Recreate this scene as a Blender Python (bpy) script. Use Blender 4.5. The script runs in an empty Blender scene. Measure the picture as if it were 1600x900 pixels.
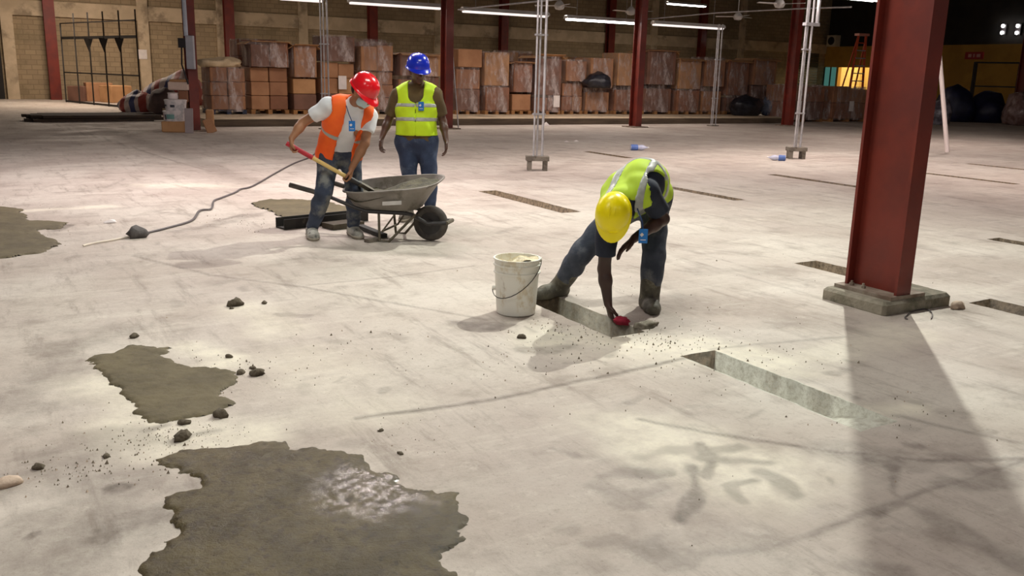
import bpy, math, random
import numpy as np
from mathutils import Vector, Matrix, noise as mnoise

R_ = math.radians
# ------------------------------------------------------------------ camera
CAM_H = 1.55
FPX = 1400.0
PITCH = math.atan(335.0 / 1400.0)
YAW = R_(30.5)          # view heading, clockwise from +Y (building axes = world axes)
ROLL = R_(1.5)
FH = Vector((math.sin(YAW), math.cos(YAW), 0))
RH = Vector((math.cos(YAW), -math.sin(YAW), 0))
FW = FH * math.cos(PITCH) + Vector((0, 0, -math.sin(PITCH)))
UP0 = FH * math.sin(PITCH) + Vector((0, 0, math.cos(PITCH)))
RT = RH * math.cos(ROLL) + UP0 * math.sin(ROLL)
UPV = UP0 * math.cos(ROLL) - RH * math.sin(ROLL)
EYE = Vector((0, 0, CAM_H))
scene = bpy.context.scene
col = scene.collection
cam_d = bpy.data.cameras.new('camera')
cam = bpy.data.objects.new('camera', cam_d)
col.objects.link(cam)
cam_d.sensor_width = 36.0
cam_d.lens = FPX / 1600.0 * 36.0
cam_d.clip_end = 300
M3 = Matrix((RT, UPV, -FW)).transposed()
cam.matrix_world = Matrix.Translation(EYE) @ M3.to_4x4()
scene.camera = cam

# ------------------------------------------------------------------ world, exposure
w = bpy.data.worlds.new('world')
scene.world = w
w.use_nodes = True
w.node_tree.nodes['Background'].inputs[0].default_value = (1.0, 0.94, 0.90, 1)
w.node_tree.nodes['Background'].inputs[1].default_value = 0.08
scene.view_settings.view_transform = 'Standard'
scene.view_settings.look = 'None'
scene.view_settings.exposure = 0.16
scene.view_settings.gamma = 1.0
scene.view_settings.use_curve_mapping = False


def lat(fwd, l, z=0.0):
    """a point by metres ahead of and beside the viewer"""
    p = FH * fwd + RH * l
    return Vector((p.x, p.y, z))


def ray(px, py):
    return FW * FPX + RT * (px - 800.0) + UPV * (450.0 - py)


def G(px, py, z=0.0):
    d = ray(px, py)
    return EYE + d * ((z - CAM_H) / d.z)


def P(px, py, fwd):
    d = ray(px, py)
    return EYE + d * (fwd / d.dot(FH))


def rgb(r, g, b):
    f = lambda c: ((c / 255.0 + 0.055) / 1.055) ** 2.4 if c > 10 else c / 255.0 / 12.92
    return (f(r), f(g), f(b), 1.0)


# ------------------------------------------------------------------ floodlight on the roof steel (its housing is built with the lamps)
FLOOD_POS = lat(13.6, 4.85, 9.0)
FLOOD_AIM = lat(4.6, 0.7, 0.0)


def add_light(name, kind, loc, power, color, parent=None, **kw):
    ld = bpy.data.lights.new(name, kind)
    ld.energy = power
    ld.color = color
    for k, v in kw.items():
        setattr(ld, k, v)
    o = bpy.data.objects.new(name, ld)
    col.objects.link(o)
    o.location = loc
    if parent:
        o.parent = parent
    return o


fl = add_light('flood_light', 'SPOT', FLOOD_POS, 4500, (0.98, 1.0, 0.90), spot_size=R_(95), spot_blend=1.0, shadow_soft_size=0.10)
fl.rotation_euler = (FLOOD_AIM - FLOOD_POS).to_track_quat('-Z', 'Y').to_euler()

# ------------------------------------------------------------------ materials
MATS = {}


def nt_of(name):
    m = bpy.data.materials.new(name)
    m.use_nodes = True
    nt = m.node_tree
    b = nt.nodes['Principled BSDF']
    return m, nt, b


def N(nt, t, **kw):
    n = nt.nodes.new(t)
    for k, v in kw.items():
        if k.startswith('i_'):
            key = k[2:]
            key = int(key) if key.isdigit() else key.replace('_', ' ')
            n.inputs[key].default_value = v
        else:
            setattr(n, k, v)
    return n


def mixc(nt, fac, a, b, blend='MIX'):
    n = nt.nodes.new('ShaderNodeMix')
    n.data_type = 'RGBA'
    n.blend_type = blend
    for s, v in ((n.inputs[0], fac), (n.inputs[6], a), (n.inputs[7], b)):
        if hasattr(v, 'is_output'):
            nt.links.new(v, s)
        elif isinstance(v, (int, float)):
            s.default_value = v
        else:
            s.default_value = v if len(v) == 4 else (*v, 1)
    return n.outputs[2]


def ramp(nt, src, p0, p1, lo=0.0, hi=1.0):
    n = nt.nodes.new('ShaderNodeMapRange')
    n.interpolation_type = 'SMOOTHSTEP'
    nt.links.new(src, n.inputs[0])
    n.inputs[1].default_value = p0
    n.inputs[2].default_value = p1
    n.inputs[3].default_value = lo
    n.inputs[4].default_value = hi
    return n.outputs[0]


def tex(nt, scale, detail=4, rough=0.55, coord='Object', sc3=None):
    tc = nt.nodes.new('ShaderNodeTexCoord')
    src = tc.outputs[coord]
    if sc3:
        mp = nt.nodes.new('ShaderNodeMapping')
        mp.inputs['Scale'].default_value = sc3
        nt.links.new(src, mp.inputs[0])
        src = mp.outputs[0]
    n = N(nt, 'ShaderNodeTexNoise')
    n.inputs['Scale'].default_value = scale
    n.inputs['Detail'].default_value = detail
    n.inputs['Roughness'].default_value = rough
    nt.links.new(src, n.inputs['Vector'])
    return n.outputs[0]


def mat(name, c1, c2=None, scale=6.0, rough=0.6, metal=0.0, bump=0.0, bscale=40.0, c3=None, s3=2.0, t3=(0.5, 0.65), coat=0.0, sc3=None, spec=0.5, sss=0):
    """two-tone noise colour, an optional third blotch colour, bump"""
    if name in MATS:
        return MATS[name]
    m, nt, b = nt_of(name)
    b.inputs['Roughness'].default_value = rough
    b.inputs['Metallic'].default_value = metal
    b.inputs['Specular IOR Level'].default_value = spec
    if coat:
        b.inputs['Coat Weight'].default_value = coat
        b.inputs['Coat Roughness'].default_value = 0.12
    c2 = c2 or c1
    src = mixc(nt, ramp(nt, tex(nt, scale, sc3=sc3), 0.35, 0.65), c1, c2)
    if c3:
        src = mixc(nt, ramp(nt, tex(nt, s3, 6, 0.65), *t3), src, c3)
    nt.links.new(src, b.inputs['Base Color'])
    if bump:
        bn = N(nt, 'ShaderNodeBump')
        bn.inputs['Strength'].default_value = bump
        bn.inputs['Distance'].default_value = 0.02
        nt.links.new(tex(nt, bscale, 5), bn.inputs['Height'])
        nt.links.new(bn.outputs[0], b.inputs['Normal'])
    MATS[name] = m
    return m


def emit(name, c, s):
    m, nt, b = nt_of(name)
    b.inputs['Base Color'].default_value = c
    b.inputs['Emission Color'].default_value = c
    b.inputs['Emission Strength'].default_value = s
    MATS[name] = m
    return m


# ------------------------------------------------------------------ mesh helpers
class MB:
    def __init__(s):
        s.v = []
        s.f = []

    def add(s, vs, fs):
        o = len(s.v)
        s.v += [tuple(x) for x in vs]
        s.f += [tuple(i + o for i in f) for f in fs]
        return s

    def box(s, x0, x1, y0, y1, z0, z1, mtx=None, ch=0.0):
        if ch > 0:
            vs = []
            for (z, i) in ((z0, ch), (z0 + ch, 0), (z1 - ch, 0), (z1, ch)):
                a, b, c, d = x0 + i, x1 - i, y0 + i, y1 - i
                e = ch if i == 0 else ch * 0.6
                vs += [(a + e, c, z), (b - e, c, z), (b, c + e, z), (b, d - e, z), (b - e, d, z), (a + e, d, z), (a, d - e, z), (a, c + e, z)]
            fs = [tuple(range(7, -1, -1)), tuple(range(24, 32))]
            for k in range(3):
                for j in range(8):
                    fs.append((k * 8 + j, k * 8 + (j + 1) % 8, k * 8 + 8 + (j + 1) % 8, k * 8 + 8 + j))
        else:
            vs = [(x, y, z) for z in (z0, z1) for y in (y0, y1) for x in (x0, x1)]
            fs = [(0, 2, 3, 1), (4, 5, 7, 6), (0, 1, 5, 4), (2, 6, 7, 3), (0, 4, 6, 2), (1, 3, 7, 5)]
        if mtx is not None:
            vs = [mtx @ Vector(q) for q in vs]
        return s.add(vs, fs)

    def bar(s, a, b, wx, wy, up=Vector((0, 0, 1))):
        """rectangular bar from a to b"""
        a, b = Vector(a), Vector(b)
        d = (b - a).normalized()
        u = up - d * up.dot(d)
        if u.length < 1e-4:
            u = Vector((1, 0, 0)) - d * d.x
        u.normalize()
        r = d.cross(u)
        vs = []
        for p in (a, b):
            for (i, j) in ((-1, -1), (1, -1), (1, 1), (-1, 1)):
                vs.append(p + r * (i * wx / 2) + u * (j * wy / 2))
        return s.add(vs, [(3, 2, 1, 0), (4, 5, 6, 7), (0, 1, 5, 4), (1, 2, 6, 5), (2, 3, 7, 6), (3, 0, 4, 7)])

    def tube(s, pts, r, n=8, caps=True):
        pts = [Vector(p) for p in pts]
        rs = r if isinstance(r, (list, tuple)) else [r] * len(pts)
        vs = []
        prev = None
        for i, p in enumerate(pts):
            d = (pts[min(i + 1, len(pts) - 1)] - pts[max(i - 1, 0)]).normalized()
            if prev is None:
                u = d.orthogonal().normalized()
            else:
                u = (prev - d * prev.dot(d)).normalized()
            prev = u
            v = d.cross(u)
            for k in range(n):
                a = 2 * math.pi * k / n
                vs.append(p + (u * math.cos(a) + v * math.sin(a)) * rs[i])
        fs = []
        for i in range(len(pts) - 1):
            for k in range(n):
                fs.append((i * n + k, i * n + (k + 1) % n, i * n + n + (k + 1) % n, i * n + n + k))
        if caps:
            fs.append(tuple(range(n - 1, -1, -1)))
            fs.append(tuple(range((len(pts) - 1) * n, len(pts) * n)))
        return s.add(vs, fs)

    def lathe(s, prof, c=(0, 0, 0), n=24, sx=1.0, sy=1.0, mtx=None):
        vs = []
        for (r, z) in prof:
            for k in range(n):
                a = 2 * math.pi * k / n
                q = Vector((c[0] + r * math.cos(a) * sx, c[1] + r * math.sin(a) * sy, c[2] + z))
                vs.append(mtx @ q if mtx is not None else q)
        fs = []
        for i in range(len(prof) - 1):
            for k in range(n):
                fs.append((i * n + k, i * n + (k + 1) % n, i * n + n + (k + 1) % n, i * n + n + k))
        fs.append(tuple(range(n - 1, -1, -1)))
        fs.append(tuple(range((len(prof) - 1) * n, len(prof) * n)))
        return s.add(vs, fs)

    def build(s, name, m, parent=None, smooth=False):
        me = bpy.data.meshes.new(name)
        me.from_pydata([tuple(q) for q in s.v], [], s.f)
        me.update()
        if smooth:
            me.polygons.foreach_set('use_smooth', [True] * len(me.polygons))
            if smooth != 'all':
                try:
                    me.set_sharp_from_angle(angle=R_(40))
                except Exception:
                    pass
        return obj(name, me, m, parent)


def obj(name, me, m, parent=None):
    o = bpy.data.objects.new(name, me)
    col.objects.link(o)
    if isinstance(m, str):
        m = MATS[m]
    if me is not None and m is not None and not me.materials:
        me.materials.append(m)
    if parent is not None:
        o.parent = parent
    return o


def tag(o, label=None, cat=None, group=None, kind=None):
    if label:
        o['label'] = label
    if cat:
        o['category'] = cat
    if group:
        o['group'] = group
    if kind:
        o['kind'] = kind
    return o


def empty(name, loc=(0, 0, 0), rz=0.0):
    o = bpy.data.objects.new(name, None)
    col.objects.link(o)
    o.location = loc
    o.rotation_euler = (0, 0, rz)
    o.empty_display_size = 0.1
    return o


def copy_tree(o, parent=None):
    c = o.copy()
    col.objects.link(c)
    c.parent = parent
    for ch in o.children:
        copy_tree(ch, c)
    return c


def struct(o, label=None):
    o['kind'] = 'structure'
    if label:
        o['label'] = label
    return o


# 2-D value noise in numpy
def vnoise(x, y, seed=0):
    xi = np.floor(x).astype(np.int64)
    yi = np.floor(y).astype(np.int64)
    xf = x - xi
    yf = y - yi

    def h(a, b):
        n = (a * 374761393 + b * 668265263 + seed * 1442695041) & 0xFFFFFFFF
        n = ((n ^ (n >> 13)) * 1274126177) & 0xFFFFFFFF
        return ((n ^ (n >> 16)) & 0xFFFF) / 65535.0
    u = xf * xf * (3 - 2 * xf)
    v = yf * yf * (3 - 2 * yf)
    return (h(xi, yi) * (1 - u) + h(xi + 1, yi) * u) * (1 - v) + (h(xi, yi + 1) * (1 - u) + h(xi + 1, yi + 1) * u) * v


def fbm(x, y, sc, oct=4, seed=0):
    t = 0
    a = 0.5
    for i in range(oct):
        t = t + a * vnoise(x * sc, y * sc, seed + i * 17)
        sc *= 2.03
        a *= 0.5
    return t / (1 - 0.5 ** oct)


def sstep(a, b, x):
    t = np.clip((x - a) / (b - a), 0, 1)
    return t * t * (3 - 2 * t)


def segdist(x, y, pts):
    d = np.full(x.shape, 1e9)
    for a, b in zip(pts[:-1], pts[1:]):
        bx, by = b[0] - a[0], b[1] - a[1]
        L = bx * bx + by * by + 1e-9
        t = np.clip(((x - a[0]) * bx + (y - a[1]) * by) / L, 0, 1)
        d = np.minimum(d, np.hypot(x - a[0] - t * bx, y - a[1] - t * by))
    return d
# ================================================================== STRUCTURE
# ------------------------------------------------------------------ floor: a height field with open trenches
# x0, x1, y0, y1, depth
TR = [
    (3.34, 3.60, 2.50, 3.74, 0.13), (3.20, 3.46, 4.22, 5.22, 0.15), (5.68, 5.95, 8.55, 10.6, 0.16),
    (8.45, 8.65, 8.65, 10.3, 0.12), (11.38, 11.58, 9.0, 10.93, 0.12), (6.02, 6.30, 4.25, 5.37, 0.10),
    (6.14, 6.42, 2.2, 3.81, 0.10), (8.9, 9.12, 2.8, 5.43, 0.10), (14.45, 14.65, 8.5, 10.2, 0.10),
    (10.8, 11.0, 14.1, 15.57, 0.10), (17.2, 17.4, 9.0, 11.2, 0.08),
]


def lines(lo, hi, fine, extra):
    segs = fine
    out = []
    c = lo
    while c < hi:
        st = 1.2
        for (a, b, s) in segs:
            if a - 0.001 <= c < b:
                st = s
                break
        out.append(c)
        c += st
    out.append(hi)
    out += extra
    out = np.array(sorted(out))
    keep = np.concatenate(([True], np.diff(out) > 0.002))
    return out[keep]


ex = []
ey = []
for (a, b, c, d, _) in TR:
    ex += [a - 0.008, a, a + 0.012, b - 0.012, b, b + 0.008, (a + b) / 2]
    ey += [c - 0.008, c, c + 0.012, d - 0.012, d, d + 0.008]
XL = lines(-16, 52.2, [(-0.4, 7.0, 0.018), (7.0, 12.0, 0.05), (12.0, 18, 0.14), (-16, -0.4, 1.3)], ex)
YL = lines(-10, 43.2, [(1.4, 7.0, 0.018), (7.0, 12.5, 0.045), (12.5, 18, 0.12), (-10, 1.4, 0.5)], ey)
X, Y = np.meshgrid(XL, YL, indexing='ij')
jit = 0.012 * (fbm(X, Y, 9, 3, 3) - 0.5) * 2
jit2 = 0.012 * (fbm(X, Y, 9, 3, 31) - 0.5) * 2
Z = (fbm(X, Y, 0.8, 4, 5) - 0.5) * 0.012 * sstep(0, 0.4, 12 - np.hypot(X, Y)) + (fbm(X, Y, 14, 3, 8) - 0.5) * 0.004
Z[np.hypot(X, Y) > 14] = 0
pit = np.zeros_like(Z)
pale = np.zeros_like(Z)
for (a, b, c, d, dep) in TR:
    ins = (X > a + 0.006) & (X < b - 0.006) & (Y > c + 0.006) & (Y < d - 0.006)
    bot = -dep + 0.05 * (fbm(X, Y, 11, 3, 21) - 0.5)
    Z = np.where(ins, bot, Z)
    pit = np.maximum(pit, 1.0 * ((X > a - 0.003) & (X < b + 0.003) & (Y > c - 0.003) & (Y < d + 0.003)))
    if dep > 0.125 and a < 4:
        pale = np.maximum(pale, (1.15 if dep < 0.14 else 0.5) * np.clip(0.15 + 1.5 * fbm(X, Y, 16, 4, 44), 0, 1) * (0.12 + 0.88 * (Y < d - 0.02)) * ((X > a - 0.1) & (X < b + 0.1) & (Y > c - 0.1) & (Y < d + 0.1)))  # lit look of the two near trenches, put in as a paler mask
# the near trench silts up towards its viewer-side end
a, b, c, d, dep = TR[0]
ins = (X > a + 0.006) & (X < b - 0.006) & (Y > c + 0.006) & (Y < d - 0.006)
Z = np.where(ins, np.maximum(Z, -0.16 * sstep(c - 0.1, c + 0.65, Y) + 0.015 * fbm(X, Y, 20, 2, 2)), Z)
# spill mound along its far edge
Z += 0.02 * sstep(0.22, 0.0, np.abs(X - 3.70)) * sstep(2.3, 2.7, Y) * sstep(3.4, 2.9, Y) * fbm(X, Y, 12, 3, 77)

dirt_shade = np.zeros_like(Z)
dust = np.zeros_like(Z)


def dark_stroke(pxs, wd, st, soft=0.5, edge=0.5):
    pts = [G(*q) for q in pxs]
    global dirt_shade
    xs = [p.x for p in pts]
    ys = [p.y for p in pts]
    i0, i1 = np.searchsorted(XL, [min(xs) - wd * 3, max(xs) + wd * 3])
    j0, j1 = np.searchsorted(YL, [min(ys) - wd * 3, max(ys) + wd * 3])
    if i1 - i0 < 2 or j1 - j0 < 2:
        return
    x, y = X[i0:i1, j0:j1], Y[i0:i1, j0:j1]
    dd = segdist(x, y, pts) + wd * edge * (fbm(x, y, 7, 4, 9) - 0.5) * 2
    dirt_shade[i0:i1, j0:j1] = np.maximum(dirt_shade[i0:i1, j0:j1], st * sstep(wd * (1 + soft) * 0.5, wd * (1 - soft) * 0.5, dd))


def dusty(pxs, wd, st, soft=0.9):
    pts = [G(*q) for q in pxs]
    global dust
    dd = segdist(X, Y, pts) + wd * 0.5 * (fbm(X, Y, 3, 4, 19) - 0.5) * 2
    dust = np.maximum(dust, st * sstep(wd * (1 + soft) * 0.5, wd * (1 - soft) * 0.5, dd))


# joints and cracks
for q, wd, st in [
    ([(1075, 558), (960, 584), (880, 600), (800, 618), (720, 632), (560, 655)], 0.016, 0.6),
    ([(1112, 545), (1200, 536), (1320, 526)], 0.012, 0.35),
    ([(210, 400), (330, 430), (470, 448), (640, 478), (760, 500)], 0.02, 0.4),
    ([(480, 446), (620, 432), (740, 415)], 0.02, 0.3),
    ([(1000, 655), (1100, 676), (1300, 706), (1460, 720), (1600, 716)], 0.022, 0.55),
    ([(1270, 838), (1330, 812), (1440, 770), (1600, 720)], 0.014, 0.5),
    ([(1080, 868), (1180, 860), (1270, 838)], 0.012, 0.3),
    ([(1400, 650), (1500, 672), (1600, 692)], 0.016, 0.4),
    ([(700, 262), (960, 252), (1300, 236), (1600, 226)], 0.05, 0.35),
    ([(0, 262), (300, 258), (560, 254)], 0.06, 0.3),
    ([(90, 196), (180, 222), (260, 248), (330, 268)], 0.06, 0.4),
    ([(150, 196), (300, 250), (390, 285)], 0.35, 0.28),
    ([(350, 238), (520, 250), (700, 242)], 0.3, 0.2),
    ([(1090, 410), (1300, 470)], 0.02, 0.22),
    ([(600, 330), (760, 352), (900, 378)], 0.03, 0.22),
    ([(1060, 330), (1250, 352), (1330, 356)], 0.05, 0.16),
    ([(1040, 380), (1200, 402)], 0.05, 0.18),
]:
    dark_stroke(q, max(wd, 0.034), st * 0.9, 1.0, 0.15)
# wet drag marks and other dark strokes, two of them painted cast shadows
for q, wd, st in [
    ([(1080, 730), (1086, 765), (1076, 795), (1060, 812)], 0.05, 0.55),
    ([(1095, 695), (1112, 722), (1100, 745)], 0.05, 0.5),
    ([(1100, 718), (1150, 722), (1200, 724)], 0.06, 0.45),
    ([(1190, 738), (1225, 755), (1240, 775)], 0.07, 0.42),
    ([(1135, 760), (1180, 752)], 0.03, 0.4), ([(1145, 768), (1160, 782)], 0.04, 0.35),
    ([(1055, 705), (1090, 703)], 0.06, 0.3), ([(1110, 703), (1150, 697)], 0.07, 0.38),
    ([(1000, 742), (1040, 738)], 0.06, 0.38), ([(940, 745), (980, 740)], 0.06, 0.28),
    ([(1005, 775), (1035, 765)], 0.07, 0.25), ([(920, 760), (1000, 790)], 0.1, 0.25),
    ([(1395, 720), (1394, 770), (1412, 785), (1370, 806)], 0.06, 0.5),
    ([(1360, 718), (1400, 722)], 0.06, 0.45), ([(1440, 800), (1530, 850), (1600, 885)], 0.12, 0.35),
    ([(1020, 860), (1060, 880)], 0.15, 0.4), ([(860, 700), (900, 712)], 0.05, 0.3),
    ([(1490, 760), (1560, 745)], 0.15, 0.35), ([(1350, 880), (1400, 890)], 0.1, 0.4),
    ([(1300, 700), (1400, 720)], 0.2, 0.25),
    # around the poured patches, then loose dark strokes and the painted shadows
    ([(150, 520), (90, 560), (30, 630)], 0.3, 0.25), ([(180, 760), (120, 850), (60, 890)], 0.5, 0.3),
    ([(150, 845), (170, 830)], 0.09, 0.55), ([(180, 766), (196, 762)], 0.07, 0.6), ([(50, 838), (54, 832)], 0.04, 0.6),
    ([(190, 815), (240, 805)], 0.12, 0.45), ([(0, 760), (120, 700), (200, 690)], 0.35, 0.3),
    ([(270, 690), (300, 680), (340, 672)], 0.08, 0.45), ([(230, 672), (260, 664)], 0.06, 0.5),
    ([(420, 330), (330, 352), (270, 362)], 0.14, 0.3), ([(240, 330), (300, 336)], 0.15, 0.22),
    ([(340, 345), (380, 335)], 0.08, 0.45), ([(90, 360), (110, 352)], 0.08, 0.5),
    ([(720, 505), (760, 510), (800, 508)], 0.14, 0.5), ([(830, 548), (870, 545), (895, 540)], 0.11, 0.42),  # painted cast shadows of the bucket and the bending worker
    ([(1240, 420), (1100, 425)], 0.25, 0.18), ([(1090, 470), (1250, 500)], 0.5, 0.14),
    ([(930, 562), (945, 566)], 0.03, 0.4), ([(820, 510), (835, 518)], 0.03, 0.3),
    ([(100, 300), (200, 290)], 0.3, 0.12), ([(550, 290), (700, 282)], 0.5, 0.15),
    ([(640, 395), (720, 402)], 0.18, 0.2), ([(480, 400), (560, 410)], 0.25, 0.18),
]:
    dark_stroke(q, wd, min(1, st * 1.0), 0.7, 0.75)
random.seed(4)
for i in range(90):       # scattered scuffs and boot marks
    px, py = random.uniform(0, 1600), random.uniform(240, 890)
    l = random.uniform(15, 70)
    dark_stroke([(px, py), (px + l * random.uniform(-1, 1), py + l * 0.25 * random.uniform(-1, 1))], random.uniform(0.02, 0.07), random.uniform(0.12, 0.32), 0.7, 0.9)
for q, wd, st in [
    ([(900, 530), (1060, 545), (1180, 560)], 0.5, 0.8), ([(1000, 540), (860, 525)], 0.4, 0.6),
    ([(1120, 560), (1380, 655)], 0.12, 1.0), ([(1340, 645), (1420, 640)], 0.2, 0.9),
    ([(1010, 680), (1180, 740)], 0.5, 0.7), ([(30, 330), (170, 322)], 0.2, 0.7),
    ([(170, 600), (240, 690), (400, 680)], 0.35, 0.65), ([(420, 520), (380, 480)], 0.3, 0.5),
    ([(240, 290), (330, 290)], 0.5, 0.5), ([(450, 560), (560, 640)], 0.5, 0.35),
    ([(300, 585), (360, 560), (300, 540)], 0.2, 0.7), ([(1240, 560), (1420, 520)], 0.3, 0.4),
    ([(860, 520), (980, 535)], 0.15, 0.9),
]:
    dusty(q, wd, st)
nx, ny = len(XL), len(YL)
V = np.empty((nx * ny, 3), np.float32)
near = (np.hypot(X, Y) < 13)
V[:, 0] = (X + jit * pit * 0 + jit * near * 0.8).ravel()
V[:, 1] = (Y + jit2 * near * 0.8).ravel()
V[:, 2] = Z.ravel()
I = np.arange(nx * ny).reshape(nx, ny)
Q = np.stack([I[:-1, :-1], I[1:, :-1], I[1:, 1:], I[:-1, 1:]], -1).reshape(-1, 4)


def np_mesh(name, V, Q, smooth=True):
    me = bpy.data.meshes.new(name)
    nq, k = Q.shape
    me.vertices.add(len(V))
    me.vertices.foreach_set('co', np.ascontiguousarray(V, np.float32).ravel())
    me.loops.add(nq * k)
    me.loops.foreach_set('vertex_index', np.ascontiguousarray(Q, np.int32).ravel())
    me.polygons.add(nq)
    me.polygons.foreach_set('loop_start', np.arange(0, nq * k, k, dtype=np.int32))
    me.polygons.foreach_set('loop_total', np.full(nq, k, np.int32))
    if smooth:
        me.polygons.foreach_set('use_smooth', np.ones(nq, bool))
    me.update(calc_edges=True)
    me.validate()
    return me


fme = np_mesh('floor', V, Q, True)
ca = fme.color_attributes.new('wear_shade', 'FLOAT_COLOR', 'POINT')
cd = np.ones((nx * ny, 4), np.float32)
cd[:, 0] = dirt_shade.ravel()
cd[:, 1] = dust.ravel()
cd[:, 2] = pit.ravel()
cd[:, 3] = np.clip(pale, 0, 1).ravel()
ca.data.foreach_set('color', cd.ravel())
m, nt, b = nt_of('concrete_floor')
MATS['concrete_floor'] = m
at = N(nt, 'ShaderNodeAttribute', attribute_name='wear_shade')
sp = N(nt, 'ShaderNodeSeparateColor')
nt.links.new(at.outputs[0], sp.inputs[0])
base = mixc(nt, ramp(nt, tex(nt, 0.55, 5, 0.6), 0.35, 0.68), rgb(180, 167, 157), rgb(202, 193, 182))
base = mixc(nt, ramp(nt, tex(nt, 2.6, 6, 0.65), 0.48, 0.72, 0, 0.5), base, rgb(132, 119, 108))
base = mixc(nt, ramp(nt, tex(nt, 1.4, 6, 0.7, sc3=(0.5, 2.6, 1)), 0.50, 0.74, 0, 0.6), base, rgb(214, 206, 194))
base = mixc(nt, ramp(nt, tex(nt, 2.0, 6, 0.75, sc3=(3.2, 0.5, 1)), 0.50, 0.72, 0, 0.6), base, rgb(132, 119, 109))
base = mixc(nt, ramp(nt, tex(nt, 60, 4, 0.7), 0.55, 0.8, 0, 0.5), base, rgb(118, 106, 95))
base = mixc(nt, ramp(nt, tex(nt, 17, 8, 0.8), 0.50, 0.68, 0, 0.42), base, rgb(150, 138, 126))
base = mixc(nt, ramp(nt, tex(nt, 6.5, 8, 0.8), 0.53, 0.70, 0, 0.35), base, rgb(222, 214, 202))
nz = ramp(nt, tex(nt, 9, 6, 0.7), 0.25, 0.75, 0.6, 1.45)
mul = N(nt, 'ShaderNodeMath', operation='MULTIPLY')
nt.links.new(sp.outputs[0], mul.inputs[0])
nt.links.new(nz, mul.inputs[1])
dmul = N(nt, 'ShaderNodeMath', operation='MULTIPLY')
nt.links.new(sp.outputs[1], dmul.inputs[0])
nt.links.new(nz, dmul.inputs[1])
base = mixc(nt, dmul.outputs[0], base, rgb(226, 218, 200))
base = mixc(nt, mul.outputs[0], base, rgb(82, 72, 63))
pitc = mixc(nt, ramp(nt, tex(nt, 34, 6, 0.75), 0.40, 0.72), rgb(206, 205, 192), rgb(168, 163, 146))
pit_shade = mixc(nt, ramp(nt, tex(nt, 20, 5, 0.7), 0.4, 0.62), rgb(130, 112, 90), rgb(90, 76, 58))  # darker pit colour stands for trench walls that get less light
pitc = mixc(nt, at.outputs['Alpha'], pit_shade, pitc)
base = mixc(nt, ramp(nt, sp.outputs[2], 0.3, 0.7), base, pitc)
nt.links.new(base, b.inputs['Base Color'])
nt.links.new(ramp(nt, tex(nt, 1.2, 4), 0.3, 0.7, 0.55, 0.85), b.inputs['Roughness'])
b.inputs['Specular IOR Level'].default_value = 0.35
bn = N(nt, 'ShaderNodeBump')
bn.inputs['Strength'].default_value = 0.35
bn.inputs['Distance'].default_value = 0.01
nt.links.new(tex(nt, 35, 6, 0.7), bn.inputs['Height'])
nt.links.new(bn.outputs[0], b.inputs['Normal'])
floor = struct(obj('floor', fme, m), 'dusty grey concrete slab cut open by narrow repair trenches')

# ------------------------------------------------------------------ walls
WY, WX, WH = 43.0, 49.3, 11.0
m, nt, b = nt_of('block_wall')
MATS['block_wall'] = m
tc = N(nt, 'ShaderNodeTexCoord')
mp = N(nt, 'ShaderNodeMapping')
mp.inputs['Rotation'].default_value = (R_(90), 0, 0)
nt.links.new(tc.outputs['Object'], mp.inputs[0])
bk = N(nt, 'ShaderNodeTexBrick')
nt.links.new(mp.outputs[0], bk.inputs[0])
bk.inputs['Scale'].default_value = 1.0
bk.inputs['Brick Width'].default_value = 0.4
bk.inputs['Row Height'].default_value = 0.2
bk.inputs['Mortar Size'].default_value = 0.018
bk.inputs['Color1'].default_value = rgb(166, 146, 116)
bk.inputs['Color2'].default_value = rgb(152, 133, 106)
bk.inputs['Mortar'].default_value = rgb(140, 122, 97)
src = mixc(nt, ramp(nt, tex(nt, 0.7, 5, 0.7), 0.45, 0.7, 0, 0.6), bk.outputs[0], rgb(116, 104, 80))
nt.links.new(src, b.inputs['Base Color'])
b.inputs['Roughness'].default_value = 0.9
mat('wall_concrete', rgb(204, 184, 156), rgb(184, 165, 138), 1.5, 0.9, c3=rgb(150, 134, 112), s3=1.0, bump=0.2)
mat('red_steel', rgb(122, 42, 28), rgb(104, 36, 26), 2.5, 0.55, bump=0.05, bscale=12, c3=rgb(96, 36, 30), s3=1.6, t3=(0.5, 0.72), coat=0.15)
mat('dusty_plate', rgb(150, 138, 124), rgb(116, 96, 82), 8, 0.8, bump=0.2)
mat('plinth_concrete', rgb(158, 150, 134), rgb(128, 122, 106), 7, 0.9, bump=0.5, bscale=30, c3=rgb(104, 100, 84), s3=5)
mat('unlit_wall_dark', rgb(48, 42, 38), rgb(36, 32, 30), 1.2, 0.8)  # upper end wall, its missing light put into the colour
mat('ochre_paint', rgb(196, 150, 62), rgb(176, 132, 54), 0.8, 0.75)

wl = MB()
wl.box(-8, WX, WY, WY + 0.3, 0, WH)
struct(wl.build('wall_back', MATS['block_wall']), 'bare concrete block wall behind the cartons')
wr = MB()
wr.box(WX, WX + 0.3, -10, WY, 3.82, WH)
struct(wr.build('wall_right', MATS['unlit_wall_dark']), 'upper end wall over the ochre office front, coloured dark for lack of light')
def onright(px, py, xx):
    d = ray(px, py)
    return EYE + d * (xx / d.x)


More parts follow.
